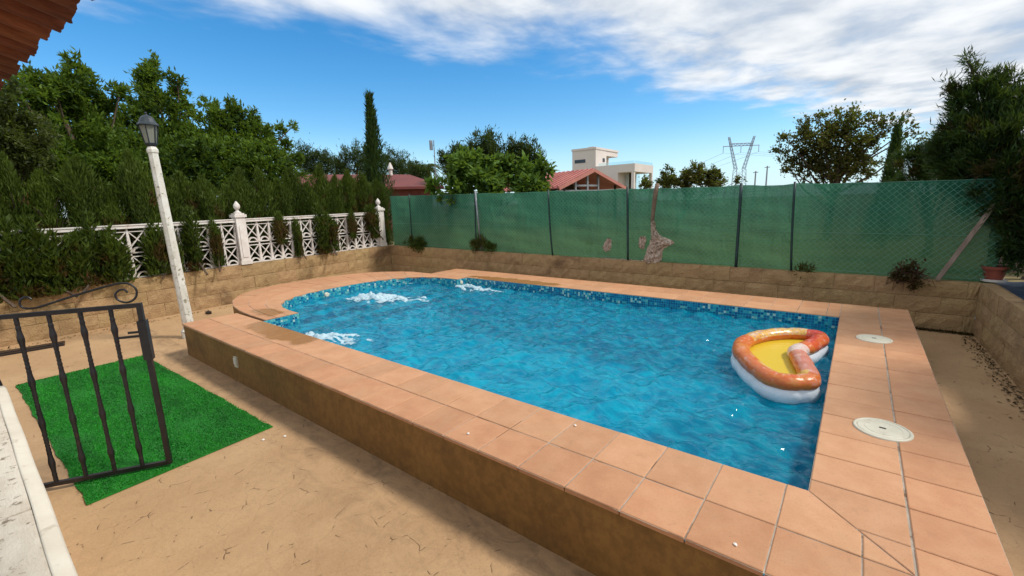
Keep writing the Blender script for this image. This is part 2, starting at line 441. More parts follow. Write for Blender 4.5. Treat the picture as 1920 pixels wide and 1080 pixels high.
# ------------------------------------------------------------------ mesh helpers
class MB:
    def __init__(s):
        s.v = []; s.f = []

    def add(s, vs, fs):
        o = len(s.v)
        s.v.extend([tuple(x) for x in vs])
        s.f.extend([tuple(i + o for i in f) for f in fs])
        return s

    def box(s, c, size, mat=None):
        hx, hy, hz = size[0] / 2, size[1] / 2, size[2] / 2
        vs = [Vector((x * hx, y * hy, z * hz)) for z in (-1, 1) for y in (-1, 1) for x in (-1, 1)]
        if mat is not None: vs = [mat @ v for v in vs]
        vs = [v + Vector(c) for v in vs]
        return s.add(vs, [(0, 2, 3, 1), (4, 5, 7, 6), (0, 1, 5, 4), (2, 6, 7, 3), (0, 4, 6, 2), (1, 3, 7, 5)])

    def bar(s, a, b, wdt, thk, side=Vector((0, 1, 0))):
        """rectangular bar from a to b; thk along 'side'"""
        a = Vector(a); b = Vector(b); d = (b - a)
        L = d.length; d.normalize()
        sd = (side - d * side.dot(d)).normalized(); w_ = d.cross(sd)
        vs = []
        for p in (a, b):
            for i, j in ((-1, -1), (1, -1), (1, 1), (-1, 1)):
                vs.append(p + w_ * (wdt / 2 * i) + sd * (thk / 2 * j))
        return s.add(vs, [(0, 3, 2, 1), (4, 5, 6, 7), (0, 1, 5, 4), (1, 2, 6, 5), (2, 3, 7, 6), (3, 0, 4, 7)])

    def tube(s, pts, rad, n=6, closed=False, cap=True):
        pts = [Vector(p) for p in pts]
        if not hasattr(rad, '__len__'): rad = [rad] * len(pts)
        rings = []
        prev = None
        N = len(pts)
        for i, p in enumerate(pts):
            if closed:
                d = pts[(i + 1) % N] - pts[i - 1]
            else:
                d = pts[min(i + 1, N - 1)] - pts[max(i - 1, 0)]
            if d.length < 1e-9: d = Vector((0, 0, 1))
            d.normalize()
            if prev is None:
                a = Vector((0, 0, 1)) if abs(d.z) < 0.9 else Vector((1, 0, 0))
            else:
                a = prev
            x = (a - d * a.dot(d)).normalized()
            prev = x
            y = d.cross(x)
            rings.append([p + (x * math.cos(2 * math.pi * k / n) + y * math.sin(2 * math.pi * k / n)) * rad[i] for k in range(n)])
        vs = [v for r in rings for v in r]
        fs = []
        for i in range(N if closed else N - 1):
            j = (i + 1) % N
            for k in range(n):
                k2 = (k + 1) % n
                fs.append((i * n + k, i * n + k2, j * n + k2, j * n + k))
        if cap and not closed:
            fs.append(tuple(reversed(range(n))))
            fs.append(tuple((N - 1) * n + k for k in range(n)))
        return s.add(vs, fs)

    def lathe(s, prof, n=12, origin=(0, 0, 0), phase=0.0):
        o = Vector(origin)
        vs = []
        for r, z in prof:
            for k in range(n):
                a = 2 * math.pi * k / n + phase
                vs.append(o + Vector((r * math.cos(a), r * math.sin(a), z)))
        fs = []
        for i in range(len(prof) - 1):
            for k in range(n):
                k2 = (k + 1) % n
                fs.append((i * n + k, i * n + k2, (i + 1) * n + k2, (i + 1) * n + k))
        fs.append(tuple(reversed(range(n))))
        fs.append(tuple((len(prof) - 1) * n + k for k in range(n)))
        return s.add(vs, fs)

    def prism(s, poly, z0, z1):
        n = len(poly)
        vs = [(x, y, z0) for x, y in poly] + [(x, y, z1) for x, y in poly]
        fs = [tuple(reversed(range(n))), tuple(range(n, 2 * n))]
        fs += [(i, (i + 1) % n, n + (i + 1) % n, n + i) for i in range(n)]
        return s.add(vs, fs)

    def mesh(s, name, mat, smooth=False):
        me = bpy.data.meshes.new(name)
        me.from_pydata(s.v, [], s.f)
        if mat is not None: me.materials.append(mat)
        if smooth:
            me.polygons.foreach_set('use_smooth', [True] * len(me.polygons))
        me.update()
        return me

    def build(s, name, mat, parent=None, smooth=False):
        return link(name, s.mesh(name, mat, smooth), parent)


def link(name, data, parent=None):
    """object built in world coordinates; stays put under an unrotated parent"""
    o = bpy.data.objects.new(name, data)
    COL.objects.link(o)
    if parent is not None:
        o.parent = parent
        o.matrix_parent_inverse = Matrix.Translation(-parent.location)
    return o


def local(name, data, parent, loc=(0, 0, 0), rotz=0.0, scale=(1, 1, 1)):
    """object in its parent's own frame"""
    o = bpy.data.objects.new(name, data)
    COL.objects.link(o)
    o.parent = parent
    o.location = loc; o.rotation_euler = (0, 0, rotz); o.scale = scale
    return o


def tag(o, label=None, cat=None, group=None, kind=None):
    if label: o['label'] = label
    if cat: o['category'] = cat
    if group: o['group'] = group
    if kind: o['kind'] = kind
    return o


def thing(name, label, cat, loc=(0, 0, 0), rotz=0.0, group=None):
    o = bpy.data.objects.new(name, None)
    COL.objects.link(o)
    o.empty_display_size = 0.1
    o.location = loc; o.rotation_euler = (0, 0, rotz)
    return tag(o, label, cat, group)


def copy_tree(o, parent=None):
    c = o.copy(); COL.objects.link(c); c.parent = parent
    for ch in list(o.children): copy_tree(ch, c)
    return c


def fattr(me, name, vals, typ='FLOAT', dom='FACE'):
    a = me.attributes.new(name, typ, dom)
    if typ == 'FLOAT':
        a.data.foreach_set('value', np.asarray(vals, dtype=np.float32))
    else:
        a.data.foreach_set('color', np.asarray(vals, dtype=np.float32).ravel())


def quads_mesh(name, V, mat, v=None, b=None):
    """V: (n,4,3) array of quads"""
    n = len(V)
    me = bpy.data.meshes.new(name)
    me.vertices.add(n * 4)
    me.vertices.foreach_set('co', V.reshape(-1).astype(np.float32))
    me.loops.add(n * 4)
    me.loops.foreach_set('vertex_index', np.arange(n * 4, dtype=np.int32))
    me.polygons.add(n)
    me.polygons.foreach_set('loop_start', np.arange(0, n * 4, 4, dtype=np.int32))
    me.polygons.foreach_set('loop_total', np.full(n, 4, dtype=np.int32))
    me.materials.append(mat)
    me.update(calc_edges=True)
    if v is not None: fattr(me, 'v', v)
    if b is not None: fattr(me, 'b', b)
    return me


def unit(a):
    return a / np.maximum(np.linalg.norm(a, axis=-1, keepdims=True), 1e-9)


def leaf_quads(C, D, Nn, L, W):
    """diamond leaves: base C, direction D, face normal Nn"""
    S = unit(np.cross(D, Nn))
    L = np.asarray(L)[:, None]; W = np.asarray(W)[:, None]
    fold = unit(np.cross(S, D)) * W * 0.25
    a = C; b = C + D * L * 0.45 + S * W * 0.5 + fold; c = C + D * L; d = C + D * L * 0.45 - S * W * 0.5 + fold
    return np.stack([a, b, c, d], 1)


def clip(poly, nx, ny, c):
    """keep nx*x+ny*y <= c"""
    out = []
    n = len(poly)
    for i in range(n):
        p, q = poly[i], poly[(i + 1) % n]
        dp = nx * p[0] + ny * p[1] - c; dq = nx * q[0] + ny * q[1] - c
        if dp <= 0: out.append(p)
        if (dp < 0 < dq) or (dq < 0 < dp):
            t = dp / (dp - dq)
            out.append((p[0] + (q[0] - p[0]) * t, p[1] + (q[1] - p[1]) * t))
    return out


def area(poly):
    return 0.5 * sum(poly[i][0] * poly[(i + 1) % len(poly)][1] - poly[(i + 1) % len(poly)][0] * poly[i][1] for i in range(len(poly)))


def inset(poly, g):
    out = list(poly)
    n = len(poly)
    for i in range(n):
        p, q = poly[i], poly[(i + 1) % n]
        ex, ey = q[0] - p[0], q[1] - p[1]
        l = math.hypot(ex, ey)
        if l < 1e-6: continue
        nx, ny = ey / l, -ex / l          # outward for CCW
        out = clip(out, nx, ny, nx * p[0] + ny * p[1] - g)
        if len(out) < 3: return []
    return out


# ------------------------------------------------------------------ setting: ground, terrain
G = -0.46
XL0, YL0 = -10.30, -6.5
CORN = (-10.98, 5.65)
RC = (1.47, 6.02)
pg = MB()
gxs = (-11.2, -8.2, -7.15, 0.6, 2.2); gys = (-9, -0.6, 0.35, 3.95, 4.9, 6.6)
pg.v = [(x, y, G) for y in gys for x in gxs]
for j in range(5):
    for i in range(4):
        if (i == 2 and 1 <= j <= 3) or (i == 1 and j == 2): continue      # the pool is dug through here
        o = j * 5 + i
        pg.f.append((o, o + 1, o + 6, o + 5))
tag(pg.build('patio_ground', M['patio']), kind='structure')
# terrain outside the retaining walls, reaching the horizon
F = 2500
zt = 0.20
ring_in = [(-10.55, -9), (1.6, -9), (1.6, 5.95), (RC[0], 6.10), (CORN[0] - 0.10, 5.74), (-10.55, -2.3)]
tb = MB()
tb.v = [(x, y, zt) for x, y in ring_in] + [(-F, -F, zt), (F, -F, zt), (F, F, zt), (-F, F, zt)]
tb.f = [(6, 7, 1, 0), (7, 8, 2, 1), (8, 3, 2), (8, 9, 4, 3), (9, 6, 5, 4), (6, 0, 5)]
tag(tb.build('terrain', M['terrain']), kind='structure')
tag(MB().box((-1.0, -6.2, -0.33), (7.0, 7.2, 0.24)).build('house_terrace', M['terrace']), kind='structure')

# ------------------------------------------------------------------ pool
W_ = 4.146
NOTX = -6.40
ECX, ECY, EA, EB, EN = -6.42, 2.20, 1.50, 1.67, 2.8


def sup(a, b, n, th, cx=ECX, cy=ECY):
    c, s = math.cos(th), math.sin(th)
    return (cx - a * abs(c) ** (2 / n), cy + b * abs(s) ** (2 / n) * (1 if s > 0 else -1))


def arc(a, b, n, N, cx=ECX, cy=ECY):
    pts = [sup(a, b, n, -math.pi / 2 + math.pi * k / 400, cx, cy) for k in range(401)]
    ln = [0]
    for i in range(400): ln.append(ln[-1] + math.dist(pts[i], pts[i + 1]))
    out = []
    j = 0
    for k in range(N + 1):
        d = ln[-1] * k / N
        while j < 399 and ln[j + 1] < d: j += 1
        t = (d - ln[j]) / max(ln[j + 1] - ln[j], 1e-9)
        out.append((pts[j][0] + (pts[j + 1][0] - pts[j][0]) * t, pts[j][1] + (pts[j + 1][1] - pts[j][1]) * t))
    return out


NSEG = 17
ring_i = arc(EA, EB, EN, NSEG)
ring_o = arc(3.0, 2.15, 2.7, NSEG)
def ring_at(f): return [(a[0] + (b[0] - a[0]) * f, a[1] + (b[1] - a[1]) * f) for a, b in zip(ring_i, ring_o)]
fine_i = arc(EA, EB, EN, 60)
# inner outline, CCW seen from above
inner = [(0, 0), (0, W_), (NOTX, W_)] + [(x, y) for x, y in reversed(fine_i)] + [(NOTX, 0)]
inner_path = inner

pool = thing('raised_pool', 'raised swimming pool with one rounded end and a broad clay tile coping', 'pool', (-3.0, 2.0, G))
tiles = []      # (poly, material key, gap)
j0n = -0.096; TN = 0.3145
xs = [0.70 + 0.0] + [j0n + TN * k for k in range(1, -1, -1)] + [j0n - TN * k for k in range(1, 24) if j0n - TN * k > -7.0] + [-7.26]
xs = sorted(set(round(x, 4) for x in xs))
for row, (ya, yb, mk) in enumerate(((-0.382, 0.0, 'cop_in'), (-0.709, -0.382, 'cop_out'))):
    for a, b in zip(xs[:-1], xs[1:]):
        pl = clip([(a, ya), (b, ya), (b, yb), (a, yb)], 1, 1.02, 0.0)     # mitre cut at the near right corner
        if len(pl) >= 3 and abs(area(pl)) > 0.003: tiles.append((pl, mk, 0.0035))
ysr = [0.118 + 0.31 * k for k in range(-3, 17)]
for xa, xb, mk in ((0.0, 0.388, 'cop_in'), (0.393, 0.692, 'cop_out')):
    for a, b in zip(ysr[:-1], ysr[1:]):
        b2 = min(b, W_ + 0.84)
        pl = clip([(xa, a), (xb, a), (xb, b2), (xa, b2)], -1, -1.02, 0.0)
        if len(pl) >= 3 and abs(area(pl)) > 0.003: tiles.append((pl, mk, 0.0030))
xf = [-0.14 - 0.318 * k for k in range(0, 24)]
xf = [0.0] + [x for x in xf if x > -7.3] + [-7.55]
for ya, yb, mk in ((W_, W_ + 0.40, 'cop_in'), (W_ + 0.40, W_ + 0.84, 'cop_out')):
    for a, b in zip(xf[:-1], xf[1:]):
        tiles.append(([(b, ya), (a, ya), (a, yb), (b, yb)], mk, 0.0035))
fr_ = (0.0, 0.34, 0.68, 1.0)
for k in range(3):
    A, B = ring_at(fr_[k]), ring_at(fr_[k + 1])
    for i in range(NSEG):
        pl = [A[i], A[i + 1], B[i + 1], B[i]]
        if area(pl) < 0: pl.reverse()
        pl = clip(clip(pl, 0, -1, 0.0), 0, 1, W_)
        if len(pl) >= 3 and abs(area(pl)) > 0.004: tiles.append((pl, 'cop_in' if k == 0 else 'cop_out', 0.004))
gm = MB()
tile_cache = {}
for pl, mk, gap in tiles:
    if area(pl) < 0: pl = list(reversed(pl))
    gm.add([(x, y, -0.0055) for x, y in pl], [tuple(range(len(pl)))])
    p1 = inset(pl, gap); p2 = inset(pl, gap + 0.004)
    if len(p1) < 3 or len(p1) != len(p2): p2 = [(x + (sum(q[0] for q in p1) / len(p1) - x) * 0.03, y + (sum(q[1] for q in p1) / len(p1) - y) * 0.03) for x, y in p1]
    cx = sum(p[0] for p in p1) / len(p1); cy = sum(p[1] for p in p1) / len(p1)
    key = (mk,) + tuple(round(c, 3) for p in p1 for c in (p[0] - cx, p[1] - cy))
    if key not in tile_cache:
        n = len(p1)
        vs = [(x - cx, y - cy, -0.028) for x, y in p1] + [(x - cx, y - cy, -0.003) for x, y in p1] + [(x - cx, y - cy, 0) for x, y in p2]
        fs = [tuple(range(2 * n, 3 * n))]
        for r0 in (0, n):
            fs += [(r0 + i, r0 + (i + 1) % n, r0 + n + (i + 1) % n, r0 + n + i) for i in range(n)]
        me = MB().add(vs, fs).mesh('coping_tile', M[mk])
        tile_cache[key] = me
    o = local('coping_tile', tile_cache[key], pool, (cx + 3.0, cy - 2.0, -G + rnd.uniform(-0.0012, 0.0012)))
    o.rotation_euler = (rnd.uniform(-.003, .003), rnd.uniform(-.003, .003), 0)
gm.add([(0.38, -0.40, -0.0062), (0.40, -0.40, -0.0062), (0.40, W_ + 0.84, -0.0062), (0.38, W_ + 0.84, -0.0062)], [(0, 1, 2, 3)])
gm.build('grout_bed', M['grout'], pool)
# dark joint between the two coping rows on the near side
# outer faces of the raised shell
ro = ring_o
left_arc = [p for p in ro if 0.02 < p[1] < W_ - 0.02]
outer = [(-7.25, -0.695), (0.68, -0.695), (0.68, W_ + 0.83), (-7.54, W_ + 0.83), (-7.54, W_ + 0.01)] + list(reversed(left_arc)) + [(-7.25, 0.01)]
om = MB()
n = len(outer)
om.v = [(x, y, G - 0.05) for x, y in outer] + [(x, y, -0.026) for x, y in outer]
om.f = [(i, (i + 1) % n, n + (i + 1) % n, n + i) for i in range(n)]
om.build('side_wall', M['stucco'], pool)
# basin walls + floor
ip = inner_path
n = len(ip)
bm_ = MB()
bm_.v = [(x, y, -1.05) for x, y in ip] + [(x, y, -0.012) for x, y in ip]
bm_.f = [((i + 1) % n, i, n + i, n + (i + 1) % n) for i in range(n)] + [tuple(range(n))]
bm_.build('basin', M['basin'], pool)
for xe, zs in ((-7.50, -0.20), (-7.08, -0.28), (-6.62, -0.36)):
    pts = [p for p in fine_i if p[0] < xe]
    sm = MB().prism([(xe, pts[0][1])] + [(x + 0.004, y) for x, y in pts] + [(xe, pts[-1][1])], -1.04, zs)
    stp = sm.build('step', M['basin'], pool)
    MB().box((xe + 0.004, (pts[0][1] + pts[-1][1]) / 2, zs - 0.03), (0.07, abs(pts[-1][1] - pts[0][1]) - 0.02, 0.07)).build('step_nosing', M['nosing'], stp)
# glass mosaic band round the water line: small tiles proud of the wall
mv = []; mc = []
pal = np.array([(0.01, 0.09, 0.22), (0.012, 0.15, 0.30), (0.02, 0.22, 0.36), (0.03, 0.30, 0.40), (0.06, 0.36, 0.40), (0.15, 0.46, 0.44), (0.42, 0.58, 0.52)])
wts = np.array([0.36, 0.26, 0.12, 0.06, 0.05, 0.07, 0.08])
tsz = 0.036
for i in range(len(ip)):
    a = np.array(ip[i]); b = np.array(ip[(i + 1) % len(ip)])
    L = np.linalg.norm(b - a)
    d = (b - a) / L
    nrm = np.array([-d[1], d[0]])      # into the pool
    k = max(1, int(round(L / tsz)))
    for q in range(k):
        s0 = (q + 0.06) * L / k; s1 = (q + 0.94) * L / k
        for r in range(9):
            z1 = -0.016 - r * tsz; z0 = z1 - tsz * 0.88
            e = 0.003 + 0.001 * npr.rand()
            p0 = a + d * s0; p1 = a + d * s1
            o0 = p0 + nrm * e; o1 = p1 + nrm * e
            f = [(o0[0], o0[1], z0), (o1[0], o1[1], z0), (o1[0], o1[1], z1), (o0[0], o0[1], z1)]
            mv.append(f)
            ww = wts.copy()
            if p0[0] < -5.9: ww = np.array([0.08, 0.12, 0.2, 0.2, 0.16, 0.14, 0.10])
            mc.append((*pal[npr.choice(7, p=ww / ww.sum())], 1))
me = quads_mesh('mosaic_band', np.array(mv), M['mosaic'])
fattr(me, 'c', mc, 'FLOAT_COLOR')
tag(link('mosaic_band', me, pool), kind='stuff')
for (x, y, nx, ny) in ((-7.80, 1.75, 1, 0), (-6.42, 3.99, 1, 0)):
    mb = MB()
    Mx = Matrix.Rotation(math.atan2(ny, nx), 3, 'Z') @ Matrix.Rotation(R(90), 3, 'Y')
    t_ = MB().lathe([(0.045, -0.03), (0.045, 0.012), (0.03, 0.02), (0.012, 0.018)], 12)
    mb.add([Mx @ Vector(v) + Vector((x, y, -0.09)) for v in t_.v], t_.f)
    mb.build('jet_nozzle', M['lid'], pool, True)

# water surface
def wave(x, y):
    rs = np.random.RandomState(3)
    z = np.zeros_like(x)
    for i in range(46):
        lam = 0.16 * (1.045 ** i) * rs.uniform(0.8, 1.2)
        th = rs.uniform(0, 2 * np.pi)
        amp = 0.0022 * (lam / 0.2) ** 0.9
        kx, ky = np.cos(th) * 2 * np.pi / lam, np.sin(th) * 2 * np.pi / lam
        ph = rs.uniform(0, 2 * np.pi)
        z += amp * (1 - np.sqrt(np.sin(kx * x + ky * y + ph + 0.6 * np.sin(1.3 * x - 0.8 * y + i)) ** 2 + 0.06)) * 1.6 - amp * 0.6
    return z

st = 0.025
gx = np.arange(-8.1, 0.10, st); gy = np.arange(-0.1, W_ + 0.12, st)
GX, GY = np.meshgrid(gx, gy, indexing='ij')
def inside_pool(x, y, m):
    rect = (x > NOTX - m) & (x < m) & (y > -m) & (y < W_ + m)
    ex = (np.abs((x - ECX) / (EA + m))) ** EN + (np.abs((y - ECY) / (EB + m))) ** EN < 1
    return rect | (ex & (x < NOTX))
GZ = -0.125 + wave(GX, GY)
for (jx, jy, amp) in ((-6.7, 2.2, 0.03), (-5.6, 3.75, 0.022), (-5.0, 0.4, 0.022)):
    rr = np.hypot((GX - jx) / 1.7, GY - jy)
    GZ += amp * np.exp(-(rr / 0.28) ** 2) + 0.006 * np.sin(rr * 26) * np.exp(-rr / 0.6)
rq = np.random.RandomState(9)
for k in range(0):
    jx, jy = rq.uniform(-2.6, -0.08), rq.uniform(0.06, 1.0)
    rr = np.hypot(GX - jx, GY - jy)
    GZ += 0.006 * np.exp(-(rr / 0.06) ** 2) + 0.003 * np.sin(rr * 60) * np.exp(-rr / 0.07)
idx = np.arange(GX.size).reshape(GX.shape)
cxm = (GX[:-1, :-1] + st / 2); cym = (GY[:-1, :-1] + st / 2)
keep = inside_pool(cxm, cym, 0.035)
fq = np.stack([idx[:-1, :-1][keep], idx[1:, :-1][keep], idx[1:, 1:][keep], idx[:-1, 1:][keep]], 1)
used = np.unique(fq); remap = -np.ones(GX.size, int); remap[used] = np.arange(len(used))
wm = bpy.data.meshes.new('pool_water')
wm.from_pydata(np.stack([GX.ravel(), GY.ravel(), GZ.ravel()], 1)[used].tolist(), [], remap[fq].tolist())
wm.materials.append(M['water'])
wm.polygons.foreach_set('use_smooth', [True] * len(wm.polygons))
tag(link('pool_water', wm), kind='structure')

# foam thrown up by the three jets
def vnoise(x, y, seed, sc):
    rs = np.random.RandomState(seed)
    tab = rs.rand(64, 64)
    x = x * sc; y = y * sc
    xi = np.floor(x).astype(int); yi = np.floor(y).astype(int); fx = x - xi; fy = y - yi
    fx = fx * fx * (3 - 2 * fx); fy = fy * fy * (3 - 2 * fy)
    a = tab[xi % 64, yi % 64]; b = tab[(xi + 1) % 64, yi % 64]; c = tab[xi % 64, (yi + 1) % 64]; d = tab[(xi + 1) % 64, (yi + 1) % 64]
    return a * (1 - fx) * (1 - fy) + b * fx * (1 - fy) + c * (1 - fx) * fy + d * fx * fy

def foam(x0, y0, x1, y1, wid, seed, label, hgt):
    L = math.hypot(x1 - x0, y1 - y0); ang = math.atan2(y1 - y0, x1 - x0)
    s = 0.013
    u = np.arange(0, L, s); v = np.arange(-wid, wid, s)
    U, V = np.meshgrid(u, v, indexing='ij')
    tt = U / L
    f = 0.50 * vnoise(U, V * 2.2, seed, 6) + 0.34 * vnoise(U, V * 2, seed + 1, 15) + 0.26 * vnoise(U, V, seed + 2, 36)
    env = np.sin(np.pi * np.clip(tt, 0, 1) ** 0.6) * np.exp(-(V / (wid * (0.30 + 0.45 * tt))) ** 2)
    H = f * (0.35 + env) - 0.60 + 0.14 * env
    Z = -0.125 + np.maximum(H, 0) * hgt * (0.25 + np.exp(-((tt - 0.25) / 0.2) ** 2)) + 0.012
    c, sn = math.cos(ang), math.sin(ang)
    X = x0 + U * c - V * sn; Y = y0 + U * sn + V * c
    Z += wave(X, Y)
    for (jx, jy, amp) in ((-6.7, 2.2, 0.03), (-5.6, 3.75, 0.022), (-5.0, 0.4, 0.022)):
        rr = np.hypot((X - jx) / 1.7, Y - jy)
        Z += amp * np.exp(-(rr / 0.28) ** 2)
    k = (H[:-1, :-1] > -0.08) & inside_pool(X[:-1, :-1], Y[:-1, :-1], -0.02)
    idx = np.arange(X.size).reshape(X.shape)
    fq = np.stack([idx[:-1, :-1][k], idx[1:, :-1][k], idx[1:, 1:][k], idx[:-1, 1:][k]], 1)
    us = np.unique(fq); rm = -np.ones(X.size, int); rm[us] = np.arange(len(us))
    me = bpy.data.meshes.new('water_foam')
    me.from_pydata(np.stack([X.ravel(), Y.ravel(), Z.ravel()], 1)[us].tolist(), [], rm[fq].tolist())
    me.materials.append(M['foam'])
    fattr(me, 'h', H.ravel()[us], 'FLOAT', 'POINT')
    me.polygons.foreach_set('use_smooth', [True] * len(me.polygons))
    tag(link('water_foam', me), label, 'foam', kind='stuff')
foam(-7.55, 1.90, -5.3, 2.75, 0.75, 21, 'white churning foam in front of the rounded pool end', 0.11)
foam(-6.55, 3.88, -4.6, 3.62, 0.46, 22, 'white foam streak along the far pool edge', 0.08)
foam(-5.75, 0.14, -4.2, 0.60, 0.46, 23, 'white foam beside the near left pool edge', 0.07)

# skimmer lids in the coping
for x, y, lab in ((0.322, 0.978, 'round cream skimmer lid in the coping, nearer of two'), (0.318, 3.258, 'round cream skimmer lid in the coping, farther of two')):
    t = thing('skimmer_lid', lab, 'lid', (x, y, 0), rnd.uniform(-.4, .4), 'skimmer lids in the pool coping')
    local('rim', MB().lathe([(0.152, -0.02), (0.152, 0.006), (0.146, 0.010), (0.134, 0.010), (0.132, 0.004)], 40).mesh('rim', M['lid'], True), t)
    local('disc', MB().lathe([(0.130, -0.01), (0.130, 0.008), (0.126, 0.010), (0.100, 0.0105), (0.098, 0.0085), (0.094, 0.0085), (0.092, 0.0105), (0.0, 0.0115)], 40).mesh('disc', M['lid'], False), t)
    local('finger_slot', MB().box((0, 0, 0.0125), (0.034, 0.012, 0.004)).mesh('finger_slot', M['shed_dark']), t)

# socket plate on the near face of the pool
t = thing('outlet_plate', 'small white outlet plate on the ochre side of the pool', 'outlet', (-5.47, -0.70, -0.20))
local('plate', MB().box((0, -0.004, 0), (0.075, 0.018, 0.125)).mesh('plate', M['lid']), t)
local('cover', MB().box((0, -0.017, 0.01), (0.052, 0.010, 0.072)).mesh('cover', M['white']), t)

# ------------------------------------------------------------------ split block retaining walls
def rough_block(seed):
    rs = np.random.RandomState(seed)
    nx, nz = 7, 4
    mb = MB()
    vs = []
    for j in range(nz):
        for i in range(nx):
            x = i / (nx - 1) - 0.5; z = j / (nz - 1) - 0.5
            ed = (i in (0, nx - 1)) or (j in (0, nz - 1))
            y = -(rs.uniform(0.0, 0.006) if ed else rs.uniform(0.004, 0.024))
            vs.append((x, y, z))
    base = len(vs)
    vs += [(-0.5, 0.12, -0.5), (0.5, 0.12, -0.5), (0.5, 0.12, 0.5), (-0.5, 0.12, 0.5)]
    fs = [(j * nx + i, j * nx + i + 1, (j + 1) * nx + i + 1, (j + 1) * nx + i) for j in range(nz - 1) for i in range(nx - 1)]
    fs.append(tuple([base, base + 1] + [i for i in range(nx - 1, -1, -1)]))
    fs.append(tuple([base + 2, base + 3] + [(nz - 1) * nx + i for i in range(nx)]))
    fs.append(tuple([base + 3, base] + [j * nx for j in range(nz)]))
    fs.append(tuple([base + 1, base + 2] + [j * nx + nx - 1 for j in range(nz - 1, -1, -1)]))
    return mb.add(vs, fs).mesh('block', M['block'], False)
BLK = [rough_block(40 + i) for i in range(8)]


def block_wall(name, label, p0, p1, zt0, zt1, courses, bl=0.40):
    """front face looks to the right of p0->p1"""
    p0 = Vector((*p0, 0)); p1 = Vector((*p1, 0))
    d = p1 - p0; L = d.length; d.normalize()
    ang = math.atan2(d.y, d.x)
    root = thing(name, label, 'wall', (p0.x, p0.y, G), ang)
    core = MB()
    core.v = [(0, 0.012, -0.05), (L, 0.012, -0.05), (L, 0.012, zt1 - G - 0.012), (0, 0.012, zt0 - G - 0.012),
              (0, 0.16, -0.05), (L, 0.16, -0.05), (L, 0.16, zt1 - G - 0.012), (0, 0.16, zt0 - G - 0.012)]
    core.f = [(0, 1, 2, 3), (5, 4, 7, 6), (3, 2, 6, 7), (4, 0, 3, 7), (1, 5, 6, 2)]
    local('mortar_core', core.mesh('mortar_core', M['mortar']), root)
    for c in range(courses):
        x = -bl / 2 if c % 2 else 0.0
        while x < L - 0.02:
            a = max(x, 0); b = min(x + bl, L)
            xm = (a + b) / 2
            H = (zt0 + (zt1 - zt0) * xm / L) - G
            h = H / courses
            if b - a > 0.05:
                o = local('block', rnd.choice(BLK), root, (xm, rnd.uniform(-0.004, 0.004), h * (c + 0.5)), 0, ((b - a - 0.003), 1, h - 0.006))
                o.rotation_euler = (0, 0, rnd.uniform(-.012, .012))
            x += bl
    return root
LW0 = (-10.10, -5.6)
block_wall('block_wall', 'tan split block wall carrying the white balustrade, left of the pool', LW0, CORN, 0.29, 0.40, 3, 0.5)
block_wall('block_wall', 'tan split block wall under the green net fence, behind the pool', (CORN[0] - 0.16, CORN[1] - 0.005), RC, 0.40, 0.255, 3, 0.5)
block_wall('block_wall', 'shaded tan split block wall on the right side of the patio', RC, (1.60, -3.2), 0.26, 0.30, 3, 0.5)

# ------------------------------------------------------------------ white balustrade
dl = Vector((CORN[0] - LW0[0], CORN[1] - LW0[1], 0)); LL = dl.length; dl.normalize()
nl = Vector((dl.y, -dl.x, 0))       # towards the pool
BANG = math.atan2(dl.y, dl.x)
def bal_pt(s, z, off=-0.09):
    q = Vector((LW0[0], LW0[1], 0)) + dl * s + nl * off
    return Vector((q.x, q.y, z))
def ztop(s): return 0.29 + 0.11 * s / LL

def lattice_mesh():
    w_, h = 0.27, 0.46
    mb = MB()
    T = 0.055
    mb.bar((0, 0, 0.012), (w_, 0, 0.012), 0.024, T)
    mb.bar((0, 0, h - 0.055), (w_, 0, h - 0.055), 0.018, T * 0.8)
    # side spindles, wider at the foot
    for x, sg in ((0.0, 1), (w_, -1)):
        mb.add([(x, -T / 2, 0.0), (x + sg * 0.034, -T / 2, 0.0), (x + sg * 0.012, -T / 2, h), (x, -T / 2, h),
                (x, T / 2, 0.0), (x + sg * 0.034, T / 2, 0.0), (x + sg * 0.012, T / 2, h), (x, T / 2, h)],
               [(0, 1, 2, 3), (5, 4, 7, 6), (1, 5, 6, 2), (4, 0, 3, 7), (3, 2, 6, 7), (0, 4, 5, 1)] if sg > 0 else
               [(3, 2, 1, 0), (6, 7, 4, 5), (2, 6, 5, 1), (7, 3, 0, 4), (7, 6, 2, 3), (1, 5, 4, 0)])
    # crossed struts
    mb.bar((0.028, 0, 0.13), (w_ - 0.02, 0, h - 0.06), 0.016, T * 0.7)
    mb.bar((w_ - 0.028, 0, 0.13), (0.02, 0, h - 0.06), 0.016, T * 0.62)
    # arch over the base
    N = 9; r0, r1 = 0.078, 0.104
    c = w_ / 2
    vs = []
    for k in range(N + 1):
        a = math.pi * k / N
        for r in (r0, r1):
            for y in (-T / 2, T / 2):
                vs.append((c + r * math.cos(a), y, 0.02 + r * math.sin(a) * 0.95))
    fs = []
    for k in range(N):
        o = 4 * k
        fs += [(o, o + 4, o + 6, o + 2), (o + 1, o + 3, o + 7, o + 5), (o, o + 1, o + 5, o + 4), (o + 2, o + 6, o + 7, o + 3)]
    mb.add(vs, fs)
    return mb.mesh('lattice_block', M['white'])
LAT = lattice_mesh()

